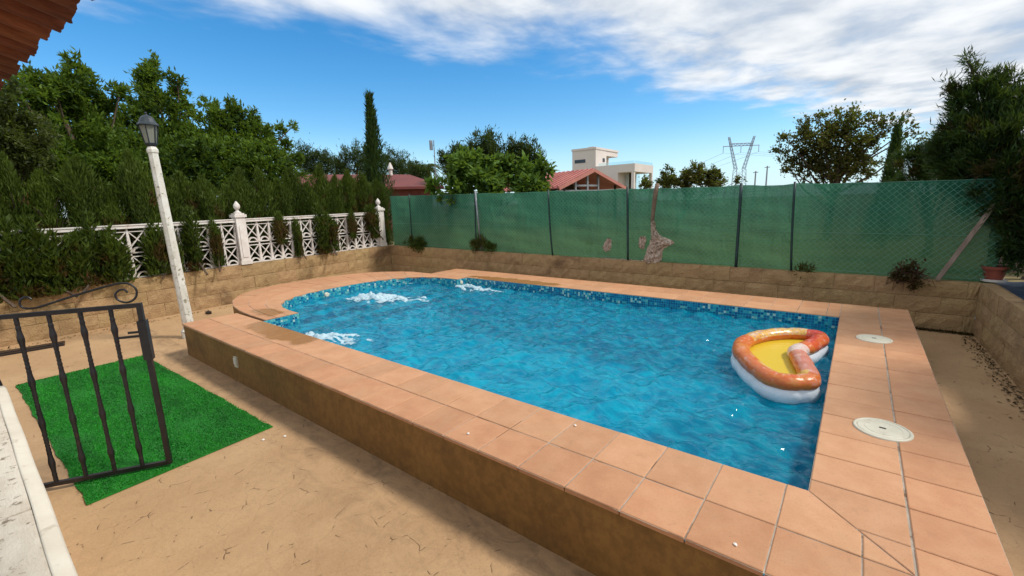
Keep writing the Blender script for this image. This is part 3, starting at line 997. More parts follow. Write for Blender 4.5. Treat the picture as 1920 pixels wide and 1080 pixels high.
def post_mesh():
    mb = MB()
    s = 0.10
    mb.box((0, 0, 0.52), (2 * s, 2 * s, 1.04))
    mb.box((0, 0, 0.045), (0.235, 0.235, 0.09))
    mb.box((0, 0, 1.07), (0.25, 0.25, 0.06))
    mb.box((0, 0, 1.115), (0.19, 0.19, 0.03))
    # raised panel with rounded head on the pool side
    pts = [(-0.055, 0.16), (0.055, 0.16), (0.055, 0.84)] + [(0.055 * math.cos(a), 0.84 + 0.055 * math.sin(a)) for a in (math.pi * k / 6 for k in range(1, 6))] + [(-0.055, 0.84)]
    n = len(pts)
    mb.add([(s + 0.012, x, z) for x, z in pts] + [(s - 0.01, x * 1.15, z) for x, z in pts],
           [tuple(range(n))] + [(i, n + i, n + (i + 1) % n, (i + 1) % n) for i in range(n)])
    return mb.mesh('shaft', M['white'])
POST = post_mesh()
FIN = MB().lathe([(0.075, 0), (0.075, 0.02), (0.035, 0.045), (0.03, 0.075), (0.055, 0.095), (0.068, 0.13), (0.066, 0.165), (0.048, 0.205), (0.022, 0.24), (0.008, 0.262)], 14).mesh('finial', M['white'], True)
sA, sB = 7.13, 11.02
bal = thing('balustrade', 'white cast lattice balustrade with handrail, overgrown by the cypress hedge', 'balustrade', bal_pt(0.2, ztop(0.2)))
def bal_child(name, me, s, z, dz=0.0, off=-0.09, rot=None, sc=(1, 1, 1)):
    q = bal_pt(s, z + dz, off) - bal.location
    return local(name, me, bal, q, BANG if rot is None else rot, sc)
RAIL = 0.99
for a, b in ((sA - 3.95, sA), (sA, sB)):
    nc = int(round((b - a - 0.22) / 0.27))
    cw = (b - a - 0.22) / nc
    for k in range(nc):
        s = a + 0.11 + k * cw
        for tier in range(2):
            bal_child('lattice_block', LAT, s, ztop(s) + 0.004 + tier * 0.465, 0, -0.09, None, (cw / 0.27 * 0.996, 1, 1))
    # handrail
    m_ = MB()
    q0 = bal_pt(a + 0.1, ztop(a) + 0.96); q1 = bal_pt(b - 0.1, ztop(b) + 0.96)
    m_.bar(q0, q1, 0.055, 0.13, nl)
    m_.bar(q0 + Vector((0, 0, 0.035)), q1 + Vector((0, 0, 0.035)), 0.02, 0.155, nl)
    m_.build('handrail', M['white'], bal)
for s in (sA, sB):
    t = thing('balustrade_post', 'white balustrade post with acorn finial, ' + ('beside the green net corner' if s == sB else 'midway along the balustrade'), 'post',
              bal_pt(s, ztop(s)), BANG - R(90), 'white balustrade posts')
    local('shaft', POST, t); local('finial', FIN, t, (0, 0, 1.13))

# ------------------------------------------------------------------ green net fence
db = Vector((RC[0] - CORN[0], RC[1] - CORN[1], 0)); LB = db.length; db.normalize()
nb = Vector((db.y, -db.x, 0))
def fen(s, z, off=-0.10):
    q = Vector((CORN[0], CORN[1], 0)) + db * s + nb * off
    return Vector((q.x, q.y, z))
def zf0(s): return 0.40 + (0.255 - 0.40) * s / LB
def zf1(s): return 1.855 + (1.655 - 1.855) * s / LB
def s_of_x(x): return (x - CORN[0]) / db.x
fence = thing('net_fence', 'green shade net and wire mesh fence along the back wall', 'fence', fen(0, zf0(0)))
POSTS = [s_of_x(x) for x in (-10.05, -7.60, -5.40, -3.57, -1.56, -0.77)]
cuts = [0.02] + POSTS + [LB + 0.15]
rs = np.random.RandomState(5)
for a, b in zip(cuts[:-1], cuts[1:]):
    nx = max(6, int((b - a) / 0.06)); nz = 22
    mb = MB()
    ph = rs.uniform(0, 6, 6)
    for j in range(nz + 1):
        for i in range(nx + 1):
            u = i / nx; v = j / nz
            s = a + (b - a) * u
            wr = math.sin(math.pi * u)
            sag = 0.020 * wr + 0.008 * math.sin(s * 9 + ph[0])
            z = zf0(s) - 0.02 + (zf1(s) - sag - zf0(s) + 0.02) * v
            off = -0.125 - 0.03 * wr * math.sin(3.1 * v + ph[1]) - 0.014 * math.sin(s * 5.3 + z * 7 + ph[2]) * wr - 0.010 * math.sin(s * 13 - z * 11 + ph[3]) * wr
            off -= 0.012 * math.sin(z * 23 + s * 3 + ph[4]) * wr
            q = fen(s, z, off)
            mb.v.append(tuple(q))
    for j in range(nz):
        for i in range(nx):
            o = j * (nx + 1) + i
            mb.f.append((o, o + 1, o + nx + 2, o + nx + 1))
    mb.build('net_panel', M['net'], fence, True)
    # chain link wires in front of the net
    wb = MB()
    step = 0.085
    zb, ztp = 0.30, 0.0
    hgt = (zf1((a + b) / 2) - zf0((a + b) / 2)) - 0.06
    for sg in (1, -1):
        s = a - hgt
        while s < b + hgt:
            # line s + sg*t
            p = []
            for (ss, tt) in ((s, 0.0), (s + sg * hgt, hgt)):
                p.append([ss, tt])
            (s0, t0), (s1, t1) = p
            lo, hi = a + 0.01, b - 0.01
            # clip to [lo,hi]
            def at(sc): return t0 + (t1 - t0) * (sc - s0) / (s1 - s0)
            if max(s0, s1) > lo and min(s0, s1) < hi:
                A_ = [s0, t0]; B_ = [s1, t1]
                for e in (A_, B_):
                    if e[0] < lo: e[1] = at(lo); e[0] = lo
                    elif e[0] > hi: e[1] = at(hi); e[0] = hi
                if abs(A_[0] - B_[0]) > 0.02:
                    wb.tube([fen(A_[0], zf0(A_[0]) + 0.02 + A_[1], -0.078 - 0.002 * sg), fen(B_[0], zf0(B_[0]) + 0.02 + B_[1], -0.078 - 0.002 * sg)], 0.0026, 3, cap=False)
            s += step
    tag(wb.build('wire_mesh', M['wire'], fence), kind='stuff')
for i, s in enumerate(POSTS):
    z0, z1 = zf0(s) - 0.05, zf1(s) + 0.03
    bend = [0, 0.0, -0.05, 0.0, 0.0, -0.03][i]
    lean = [0.02, 0.03, -0.05, -0.04, 0.0, -0.03][i]
    rad = [0.014, 0.018, 0.018, 0.022, 0.025, 0.017][i]
    pts = []
    for k in range(7):
        v = k / 6
        pts.append(fen(s + lean * (v - 0.5) + bend * (1 - v) ** 3 * -1, z0 + (z1 - z0) * v, -0.045))
    MB().tube(pts, rad, 8).build('post', M['post_dark'], fence, True)
for v in (0.03, 0.45, 0.985):
    MB().tube([fen(s, zf0(s) + (zf1(s) - zf0(s)) * v, -0.072) for s in np.linspace(0.05, LB + 0.1, 30)], 0.0035, 4).build('tension_wire', M['wire'], fence)
# grey steel tube beside the second post
MB().tube([fen(s_of_x(-7.55) + 0.10, zf0(4) + 0.05, -0.05), fen(s_of_x(-7.55) - 0.02, zf1(4) + 0.07, -0.05)], 0.024, 8).build('stay_tube', M['grey_metal'], fence, True)

# ------------------------------------------------------------------ rubble and trunk bursting through the net
rub = thing('rubble_heap', 'pale stones pushing through the tall tear in the green net', 'rubble', (-3.02, 5.96, 0.30))
def stone(c, r, seed, sc=(1, 1, 1)):
    bm = bmesh.new()
    bmesh.ops.create_icosphere(bm, subdivisions=1, radius=1)
    q = random.Random(seed)
    vs = [Vector((v.co.x * sc[0], v.co.y * sc[1], v.co.z * sc[2])) * (r * q.uniform(0.72, 1.15)) + Vector(c) for v in bm.verts]
    fs = [[v.index for v in f.verts] for f in bm.faces]
    bm.free()
    return MB().add(vs, fs)
def lumpy(name, rows, parent, seed, yb=5.965, dep=0.13):
    """uneven stony mass filling a ragged gap: rows are (z, x0, x1)"""
    q = random.Random(seed)
    n = 9
    mb = MB()
    for (z, x0, x1) in rows:
        for k in range(n):
            u = k / (n - 1)
            b = math.sin(math.pi * min(max(u, .02), .98)) ** .6
            mb.v.append((x0 + (x1 - x0) * u + q.uniform(-.008, .008), yb - dep * b * q.uniform(.35, 1.0), z + q.uniform(-.012, .012)))
    for r in range(len(rows) - 1):
        for k in range(n - 1):
            o = r * n + k
            mb.f.append((o, o + 1, o + n + 1, o + n))
    return mb.build(name, M['rubble'], parent)
def xz(x, y): return (1040 + x / 5.4, 330 + y / 5.4)
lumpy('stone_face', [(.285, -3.22, -2.90), (.34, -3.24, -2.88), (.40, -3.22, -2.87), (.46, -3.20, -2.87), (.52, -3.18, -2.86), (.57, -3.17, -2.84), (.61, -3.15, -2.78), (.65, -3.13, -2.68), (.69, -3.12, -2.64), (.73, -3.11, -2.68), (.77, -3.10, -2.80), (.82, -3.10, -2.90),
      (.88, -3.10, -2.97), (.95, -3.10, -3.00), (1.02, -3.10, -3.02), (1.10, -3.105, -3.03)], rub, 3)
lumpy('loose_slab', [(.55, -3.31, -3.24), (.60, -3.36, -3.22), (.66, -3.35, -3.21), (.72, -3.35, -3.20), (.78, -3.33, -3.20), (.80, -3.31, -3.22)], rub, 5, dep=.05)
MB().tube([(-3.09, 5.97, 0.95), (-3.08, 5.95, 1.15), (-3.06, 5.95, 1.40), (-3.04, 5.97, 1.66), (-3.03, 6.02, 1.80)], [0.03, 0.035, 0.04, 0.045, 0.04], 8).build('dead_trunk', M['bark_pale'], rub, True)
rub2 = thing('rubble_lump', 'small pale clod caught in the net left of the tall tear', 'rubble', (-4.0, 5.93, 0.5))
lumpy('clod', [(.47, -4.06, -4.00), (.51, -4.13, -3.95), (.55, -4.14, -3.93), (.60, -4.11, -3.92), (.65, -4.09, -3.93), (.70, -4.06, -3.93), (.74, -4.03, -3.95)], rub2, 8, 5.95, .06)
mb = MB()
for i in range(9):
    st_ = stone((-4.3 + i * 0.15, 5.97, 0.315 - i * .002), 0.07, 120 + i, (1.5, .8, .28 + .1 * (i % 3)))
    mb.add(st_.v, st_.f)
tag(mb.build('mortar_smear', M['rubble']), 'pale dried mortar smeared along the back wall top', 'mortar')

# ------------------------------------------------------------------ lamp post
LP = Vector((-8.30, -0.36, G))
lt = Vector((-8.30, -0.435, 2.50))
lamp = thing('lamp_post', 'white flaking garden lamp post with dark lantern, behind the pool corner', 'lamp', LP)
dz = lt - LP
m_ = MB()
prof = [(0.115, 0.0), (0.115, 0.12), (0.078, 0.16), (0.072, 1.0), (0.066, 2.0), (0.060, 2.86), (0.072, 2.88), (0.072, 2.92), (0.05, 2.96)]
t_ = MB().lathe(prof, 8, (0, 0, 0), R(22.5))
m_.add([LP + Vector((v[0], v[1], 0)) + dz * (v[2] / 2.96) for v in t_.v], t_.f)
m_.build('shaft', M['lamp_white'], lamp)
top = lt
MB().lathe([(0.045, -0.03), (0.05, 0.0), (0.075, 0.03), (0.08, 0.05)], 6, top, R(30)).build('lantern_base', M['lantern'], lamp)
gl = MB()
b0, b1, h0, h1 = 0.072, 0.115, 0.05, 0.30
for k in range(6):
    a0, a1 = R(60 * k + 30), R(60 * k + 90)
    e = 0.96
    gl.add([top + Vector((b0 * e * math.cos(a0), b0 * e * math.sin(a0), h0)), top + Vector((b0 * e * math.cos(a1), b0 * e * math.sin(a1), h0)),
            top + Vector((b1 * e * math.cos(a1), b1 * e * math.sin(a1), h1)), top + Vector((b1 * e * math.cos(a0), b1 * e * math.sin(a0), h1))], [(0, 1, 2, 3)])
    MB().add(gl.v[-4:], [(0, 1, 2, 3)]).build('pane', M['lamp_glass'], lamp)
    MB().tube([top + Vector((b0 * math.cos(a0), b0 * math.sin(a0), h0)), top + Vector((b1 * math.cos(a0), b1 * math.sin(a0), h1))], 0.009, 5).build('lantern_rib', M['lantern'], lamp)
MB().lathe([(0.122, 0.295), (0.135, 0.30), (0.132, 0.315), (0.11, 0.34), (0.085, 0.40), (0.05, 0.435), (0.02, 0.445), (0.012, 0.46), (0.018, 0.475), (0.006, 0.49)], 12, top).build('lantern_roof', M['lantern'], lamp)

# ------------------------------------------------------------------ iron gate
gd = Vector((-0.518, -0.855, 0)).normalized()
gate = thing('iron_gate', 'open black wrought iron gate with twisted bars and a scroll on top', 'gate', (-4.03, -1.74, -0.41), math.atan2(gd.y, gd.x))
GW, GH = 1.02, 1.27
def gpart(name, mb, smooth=False): return local(name, mb.mesh(name, M['black'], smooth), gate)
gpart('stile', MB().bar((0, 0, -0.012), (0, 0, GH + 0.012), 0.032, 0.032))
gpart('stile', MB().bar((GW, 0, -0.05), (GW, 0, GH + 0.05), 0.036, 0.036))
gpart('bottom_rail', MB().bar((0.016, 0, 0.0), (GW - 0.018, 0, 0.0), 0.030, 0.028))
gpart('top_rail', MB().bar((0.016, 0, GH - 0.004), (GW - 0.018, 0, GH - 0.004), 0.030, 0.028))
def bal_prof(h):
    pr = []
    N = 150
    for i in range(N + 1):
        z = h * i / N
        u = (z / h * 4) % 1.0
        r = 0.0125 + 0.0055 * math.exp(-((u - 0.5) / 0.11) ** 2) + 0.0035 * math.exp(-((u - 0.5) / 0.28) ** 2)
        if abs(u - 0.5) > 0.22: r += 0.0022 * (1 if math.sin(u * 2 * math.pi * 11) > 0 else 0)
        if z < 0.05 or z > h - 0.05: r = 0.015
        pr.append((r, z))
    return pr
BARM = MB().lathe(bal_prof(GH - 0.02), 6).mesh('baluster', M['black'], True)
for k in range(1, 6): local('baluster', BARM, gate, (k * 0.172, 0, 0.008))
def spline(pts, n=6):
    out = []
    P_ = [Vector((p[0], 0, p[1])) for p in pts]
    for i in range(len(P_) - 1):
        a = P_[max(i - 1, 0)]; b = P_[i]; c = P_[i + 1]; d = P_[min(i + 2, len(P_) - 1)]
        for k in range(n):
            t = k / n
            out.append(0.5 * ((2 * b) + (-a + c) * t + (2 * a - 5 * b + 4 * c - d) * t * t + (-a + 3 * b - 3 * c + d) * t ** 3))
    return out + [P_[-1]]
scr = [(0.582, 1.368), (0.606, 1.389), (0.636, 1.377), (0.650, 1.345), (0.636, 1.317), (0.587, 1.308), (0.520, 1.323), (0.322, 1.382), (0.118, 1.432), (0.041, 1.429), (0.003, 1.390), (0.004, 1.342), (0.032, 1.305), (0.078, 1.294), (0.118, 1.318), (0.127, 1.355), (0.104, 1.384), (0.069, 1.388), (0.054, 1.363)]
gpart('scroll', MB().tube(spline(scr), 0.0075, 6), True)
gpart('latch_bolt', MB().bar((0.02, 0.0, GH - 0.235), (0.165, 0.0, GH - 0.235), 0.016, 0.012))
gpart('latch_bolt', MB().bar((-0.03, 0.02, GH - 0.20), (0.09, 0.02, GH - 0.20), 0.016, 0.012))
gpart('lock_case', MB().box((0.0, 0.0, GH - 0.27), (0.055, 0.05, 0.30)))

# ------------------------------------------------------------------ artificial turf mat
mat_c = [(-7.69, -2.31), (-3.95, -2.235), (-4.02, -0.965), (-7.76, -1.09)]
turf = thing('turf_mat', 'bright green artificial turf mat on the patio beside the gate', 'mat', (-5.85, -1.65, G))
def mat_pt(u, v):
    a = Vector((*mat_c[0], 0)).lerp(Vector((*mat_c[1], 0)), u); b = Vector((*mat_c[3], 0)).lerp(Vector((*mat_c[2], 0)), u)
    q = a.lerp(b, v)
    e = 0.006 * math.sin(u * 37 + 1) + 0.004 * math.sin(u * 91)
    q.y += e * (v - 0.5) * 2
    q.z = G + 0.012 + 0.0035 * math.sin(u * 21 + v * 5) + 0.003 * math.sin(v * 13 - u * 9)
    return q
m_ = MB()
nu, nv = 60, 20
for j in range(nv + 1):
    for i in range(nu + 1): m_.v.append(tuple(mat_pt(i / nu, j / nv)))
for j in range(nv):
    for i in range(nu):
        o = j * (nu + 1) + i; m_.f.append((o, o + 1, o + nu + 2, o + nu + 1))
per = [i for i in range(nu + 1)] + [(j) * (nu + 1) + nu for j in range(1, nv + 1)] + [nv * (nu + 1) + i for i in range(nu - 1, -1, -1)] + [j * (nu + 1) for j in range(nv - 1, 0, -1)]
o = len(m_.v)
for k in per: m_.v.append((m_.v[k][0], m_.v[k][1], G + 0.003))
for k in range(len(per)):
    k2 = (k + 1) % len(per)
    m_.f.append((per[k], o + k, o + k2, per[k2]))
m_.build('backing', M['turf_base'], turf)
NBL = 60000
uu = npr.rand(NBL); vv = npr.rand(NBL)
A0 = np.array(mat_c[0]); A1 = np.array(mat_c[1]); A2 = np.array(mat_c[2]); A3 = np.array(mat_c[3])
XY = (A0 + (A1 - A0) * uu[:, None]) * (1 - vv[:, None]) + (A3 + (A2 - A3) * uu[:, None]) * vv[:, None]
C3 = np.concatenate([XY, np.full((NBL, 1), G + 0.012)], 1)
D3 = unit(np.stack([npr.normal(0, .55, NBL), npr.normal(0, .55, NBL), np.full(NBL, 0.8)], 1))
N3 = unit(npr.normal(0, 1, (NBL, 3)))
val = np.clip(0.42 + 0.85 * (vnoise(XY[:, 0] + 20, XY[:, 1] * 3 + 20, 8, 2.2) - 0.5) + 0.7 * (vnoise(XY[:, 0] * 1.2 + 20, XY[:, 1] * 6 + 20, 9, 6) - 0.5) + npr.normal(0, .16, NBL), 0, 1)
tm = quads_mesh('pile', leaf_quads(C3, D3, N3, npr.uniform(.010, .020, NBL), npr.uniform(.004, .007, NBL)), M['turf'], val)
tag(link('pile', tm, turf), kind='stuff')
# ------------------------------------------------------------------ parapet at the camera
par = thing('parapet', 'whitewashed parapet with weathered stone cap at the lower left', 'wall', (-1.0, -2.62, G))
MB().box((-0.6, -2.63, -0.04), (7.4, 0.30, 0.84)).build('wall', M['parapet'], par)
m_ = MB()
xa, xb = -4.32, 3.1
pr = [(-2.452, 0.375), (-2.447, 0.40), (-2.455, 0.414), (-2.490, 0.421), (-2.497, 0.421), (-2.497, 0.375)]
N = 120
for i in range(N + 1):
    x = xa + (xb - xa) * i / N
    for (y, z) in pr: m_.v.append((x, y + 0.001 * math.sin(x * 7.3), z + 0.001 * math.sin(x * 5)))
k = len(pr)
for i in range(N):
    for j in range(k):
        j2 = (j + 1) % k
        m_.f.append((i * k + j, (i + 1) * k + j, (i + 1) * k + j2, i * k + j2))
m_.f.append(tuple(range(k))); m_.f.append(tuple(reversed(range(N * k, N * k + k))))
m_.build('edge_band', M['parapet'], par, True)
for xa, xb in ((-4.30, -3.31), (-3.30, -2.31), (-2.30, -1.31), (-1.30, -0.31), (-0.30, 0.69), (0.70, 1.69), (1.70, 3.0)):
    MB().box(((xa + xb) / 2, -2.646, 0.397), (xb - xa - 0.004, 0.296, 0.040)).build('cap_stone', M['capstone'], par)

# ------------------------------------------------------------------ tiled eave of the house, upper left
eave = thing('house_eave', 'underside of the reddish brown tiled house eave at the upper left', 'roof', (-4.0, -2.3, 2.5))
rb = random.Random(31)
def pan_tile(seed, up):
    """half round clay tile, tapering a little, 0.46 m long; up=1 is the trough, -1 the cover"""
    q = random.Random(seed)
    mb = MB()
    n = 8
    for i in range(5):
        y = -0.46 + 0.46 * i / 4
        r = (0.098 - 0.012 * i / 4) if up > 0 else (0.086 + 0.012 * i / 4)
        for rr in (r, r - 0.014):
            for k in range(n + 1):
                a = math.pi * k / n
                mb.v.append((rr * math.cos(a), y + (q.uniform(-.008, .008) if i == 4 else 0), -up * rr * 0.62 * math.sin(a) + q.uniform(-.0015, .0015)))
    m = n + 1
    for i in range(4):
        for lay in (0, 1):
            for k in range(n):
                a = i * 2 * m + lay * m + k; b = a + 2 * m
                mb.f.append((a, a + 1, b + 1, b))
        for k in (0, n):
            a = i * 2 * m + k; mb.f.append((a, a + m, a + 3 * m, a + 2 * m))
    for i in (0, 4):
        for k in range(n):
            a = i * 2 * m + k; mb.f.append((a, a + 1, a + m + 1, a + m))
    return mb.mesh('roof_tile', M['rooftile'], True)
TR = [pan_tile(500 + k, 1) for k in range(3)]; CV = [pan_tile(510 + k, -1) for k in range(3)]
for row in range(3):
    c = 0
    x = -7.5
    while x < 1.2:
        yy = -1.905 + 0.062 * (x + 2.9) - 0.40 * row + rb.uniform(-.022, .018); zz = 2.565 + 0.145 * row
        o = local('roof_tile', rb.choice(TR), eave, (x + 4.0, yy + 2.3, zz - 2.5))
        o.rotation_euler = (R(-17) + rb.uniform(-.02, .02), rb.uniform(-.06, .06), rb.uniform(-.03, .03))
        o = local('roof_tile', rb.choice(CV), eave, (x + 4.105, yy + 2.3 + rb.uniform(-.03, .02), zz - 2.5 + .012))
        o.rotation_euler = (R(-17) + rb.uniform(-.02, .02), rb.uniform(-.06, .06), rb.uniform(-.03, .03))
        x += 0.21
m_ = MB()
m_.add([(-7.7, -2.35, 2.60), (1.4, -2.35, 2.60), (1.4, -5.5, 3.65), (-7.7, -5.5, 3.65)], [(0, 1, 2, 3)])
m_.add([(-7.7, -2.95, 2.86), (1.4, -2.95, 2.86), (1.4, -5.5, 3.78), (-7.7, -5.5, 3.78)], [(3, 2, 1, 0)])
m_.build('roof_deck', M['shed_dark'], eave)
MB().tube([(-7.6, -3.0, 2.62), (1.3, -3.0, 2.62)], 0.05, 8).build('eave_beam', M['shed_dark'], eave)
for x in (-7.2, -2.6):
    pass

# ------------------------------------------------------------------ pool float
fl = thing('pool_float', 'orange and white inflatable float with yellow floor drifting at the right pool edge', 'inflatable', (-0.42, 2.25, -0.12))
path = [(-0.13, 1.63), (-0.27, 1.52), (-0.40, 1.56), (-0.58, 1.82), (-0.72, 2.12), (-0.76, 2.42), (-0.68, 2.72), (-0.52, 2.95), (-0.33, 3.08), (-0.16, 3.07), (-0.13, 2.93), (-0.20, 2.64), (-0.28, 2.40), (-0.21, 2.10), (-0.14, 1.80)]
def closed_spline(pts, n=12):
    out = []
    N = len(pts)
    for i in range(N):
        a, b, c, d = (Vector((*pts[(i + k) % N], 0)) for k in (-1, 0, 1, 2))
        for k in range(n):
            t = k / n
            tn = 0.5
            m1 = (c - a) * tn * 0.75; m2 = (d - b) * tn * 0.75
            h = 2 * t ** 3 - 3 * t ** 2 + 1
            out.append(b * h + m1 * (t ** 3 - 2 * t ** 2 + t) + c * (1 - h) + m2 * (t ** 3 - t ** 2))
    return out
cs = closed_spline(path)
def ring_tube(name, pts, rad, z, colf, n=26, sq=1.0):
    N = len(pts)
    cen = Vector((-0.45, 2.3, 0))
    V_ = []; Cc = []; F_ = []
    for i, p in enumerate(pts):
        d = (pts[(i + 1) % N] - pts[i - 1]).normalized()
        out = Vector((d.y, -d.x, 0))
        # path runs clockwise seen from above: flip so 'out' leaves the float
        out = -out if ORI < 0 else out
        pk = 1.0 - 0.07 * abs(math.sin(i * 0.2618)) ** 14 - 0.012 * math.sin(i * 1.34)
        for k in range(n):
            a = 2 * math.pi * k / n
            q = p + out * (math.cos(a) * rad * pk) + Vector((0, 0, z + math.sin(a) * rad * sq * pk))
            V_.append(q)
    for i in range(N):
        for k in range(n):
            k2 = (k + 1) % n; j = (i + 1) % N
            F_.append((i * n + k, j * n + k, j * n + k2, i * n + k2))
            Cc.append((*colf(i / N, 2 * math.pi * (k + .5) / n, pts[i]), 1))
    mb = MB().add(V_, F_)
    me = mb.mesh(name, M['vinyl'], True)
    fattr(me, 'c', Cc, 'FLOAT_COLOR')
    return link(name, me, fl)
ORI = -1 if sum(cs[i].x * cs[(i + 1) % len(cs)].y - cs[(i + 1) % len(cs)].x * cs[i].y for i in range(len(cs))) < 0 else 1
rf = random.Random(4)
def col_top(u, a, p):
    org = Vector((0.60, 0.14, 0.025)); yel = Vector((0.68, 0.44, 0.09)); red = Vector((0.55, 0.05, 0.03)); wht = Vector((0.72, 0.66, 0.62))
    c = org.copy()
    s, co = math.sin(a), math.cos(a)
    if p.y > 2.5 and p.x < -0.26 and s > 0.15:      # printed band on the far side
        c = org.lerp(yel, 0.8)
        if rf.random() < 0.30: c = 0.5 * c + 0.5 * Vector(rf.choice(((0.7, 0.66, 0.6), (0.10, 0.20, 0.55), (0.25, 0.18, 0.12), (0.62, 0.5, 0.2), (0.5, 0.45, 0.5))))
    elif p.y < 1.75 and s > 0.2 and co < -0.1: c = org.lerp(yel, 0.85)
    elif p.x > -0.26 and p.y > 2.6: c = red if co < 0.3 else org.lerp(red, 0.5)
    elif 2.30 < p.y < 2.52 and p.x > -0.36: c = wht.lerp(org, rf.uniform(0, .35))
    elif 1.7 < p.y < 2.30 and p.x > -0.30 and s > 0.6: c = org.lerp(red, 0.4).lerp(wht, 0.25)
    else: c = org.lerp(yel, rf.uniform(0, 0.15)).lerp(red, rf.uniform(0, 0.25))
    g = float(vnoise(np.array(u * 40.0), np.array(a * 2.2), 3, 1.0)); g2 = float(vnoise(np.array(u * 90.0), np.array(a * 4), 4, 1.0))
    c = c.lerp(red, 0.45 * max(0, g - .45)).lerp(wht, 0.9 * max(0, g2 - .62) * (1 if s > 0 else 0)).lerp(yel, 0.6 * max(0, .35 - g))
    return c
ring_tube('upper_tube', cs, 0.082, -0.005, col_top, sq=0.85)
ring_tube('lower_tube', cs, 0.086, -0.112, lambda u, a, p: (0.70, 0.74, 0.80) if math.cos(a) > -0.1 else (0.62, 0.42, 0.04))
m_ = MB()
ins = [p for p in cs]
m_.v = [(p.x, p.y, -0.045) for p in ins]
m_.f = []
bmx = bmesh.new()
vs_ = [bmx.verts.new(v) for v in m_.v]
bmx.faces.new(vs_)
bmesh.ops.triangulate(bmx, faces=bmx.faces[:])
mef = bpy.data.meshes.new('floor'); bmx.to_mesh(mef); bmx.free()
mef.materials.append(M['vinyl'])
fattr(mef, 'c', [(0.66, 0.47, 0.03, 1)] * len(mef.polygons), 'FLOAT_COLOR')
link('float_floor', mef, fl)

# ------------------------------------------------------------------ vegetation builders
def crown_mesh(name, clumps, dens, L, Wd, mat, seed, upb=0.35, hollow=0.45, brown=0.0, aim=0.5):
    rs = np.random.RandomState(seed)
    Cs = []; Ds = []; Ns = []; vs = []; bs = []
    for (x, y, z, r) in clumps:
        n = max(12, int(dens * (r ** 2) * 4))
        d = unit(rs.normal(0, 1, (n, 3)))
        # clump broken up into many small twigs so that gaps stay open and the outline is ragged
        k = max(6, int(26 * r + 8))
        hub = unit(rs.normal(0, 1, (k, 3))) * rs.uniform(0.25, 1.4, (k, 1)) * np.array([1, 1, 1.1])
        hi = rs.randint(0, k, n)
        p = hub[hi] * r * (1 - 0.45 * rs.rand(n, 1) ** 2) + d * (0.05 + r * hollow * 0.62) * np.abs(rs.normal(0, 0.6, (n, 1)))
        Cs.append(p + np.array([x, y, z]))
        o = unit(p)
        D = unit(o * aim + rs.normal(0, 0.55, (n, 3)) + np.array([0, 0, upb]))
        Ds.append(D)
        Ns.append(unit(rs.normal(0, 0.6, (n, 3)) + np.array([0, 0, 0.9]) + o * 0.3))
        base = rs.uniform(0.2, 0.75)
        vs.append(np.clip(base + rs.normal(0, 0.2, n) + 0.12 * (rs.rand(k)[hi] - .5), 0, 1))
        bs.append((rs.rand(k)[hi] < brown).astype(float) * rs.uniform(0.5, 1, n))
    C = np.concatenate(Cs); D = np.concatenate(Ds); N_ = np.concatenate(Ns)
    n = len(C)
    return quads_mesh(name, leaf_quads(C, D, N_, L * rs.uniform(0.6, 1.25, n), Wd * rs.uniform(0.7, 1.2, n)), mat, np.concatenate(vs), np.concatenate(bs))


def limb_mesh(base, clumps, r0, mat, seed, fork=0.35, twigs=2):
    q = random.Random(seed)
    base = Vector(base)
    cen = Vector((sum(c[0] for c in clumps) / len(clumps), sum(c[1] for c in clumps) / len(clumps), sum(c[2] for c in clumps) / len(clumps)))
    f = base.lerp(cen, fork); f.x = base.x * .7 + f.x * .3; f.y = base.y * .7 + f.y * .3
    top = max(c[2] for c in clumps)
    f2 = Vector((cen.x, cen.y, base.z + (top - base.z) * 0.72))
    tr = MB()
    mid = base.lerp(f, .5) + Vector((q.uniform(-.06, .06), q.uniform(-.06, .06), 0))
    tr.tube([base - Vector((0, 0, .15)), base, mid, f, f.lerp(f2, .5) + Vector((q.uniform(-.1, .1), q.uniform(-.1, .1), 0)), f2], [r0 * 1.35, r0 * 1.1, r0 * .9, r0 * .75, r0 * .5, r0 * .25], 8)
    lb = MB()
    for c in clumps:
        tgt = Vector(c[:3])
        t = q.uniform(0.0, 0.8)
        a = f.lerp(f2, t)
        if a.z > tgt.z - 0.1: a = f.lerp(f2, 0.05)
        m = a.lerp(tgt, .5) + Vector((q.uniform(-.12, .12), q.uniform(-.12, .12), -0.05 + q.uniform(-.1, .05)))
        rr = r0 * 0.32
        lb.tube([a, m, tgt], [rr, rr * .65, rr * .25], 5)
        for k in range(twigs):
            e = tgt + Vector((q.uniform(-1, 1), q.uniform(-1, 1), q.uniform(-.3, 1))) * c[3] * .85
            lb.tube([tgt.lerp(m, .2), e], [rr * .25, rr * .08], 3)
    return tr, lb


def tree(name, label, base, clumps, r0, dens, L, Wd, leaf, seed, group=None, bark='bark', upb=0.35, hollow=0.45, brown=0.0, fork=0.35, aim=0.5, cat='tree'):
    t = thing(name, label, cat, base, 0, group)
    tr, lb = limb_mesh(base, clumps, r0, M[bark], seed, fork)
    tr.build('trunk', M[bark], t, True)
    lb.build('branches', M[bark], t)
    link('crown', crown_mesh('crown', clumps, dens, L, Wd, M[leaf], seed, upb, hollow, brown, aim), t)
    return t


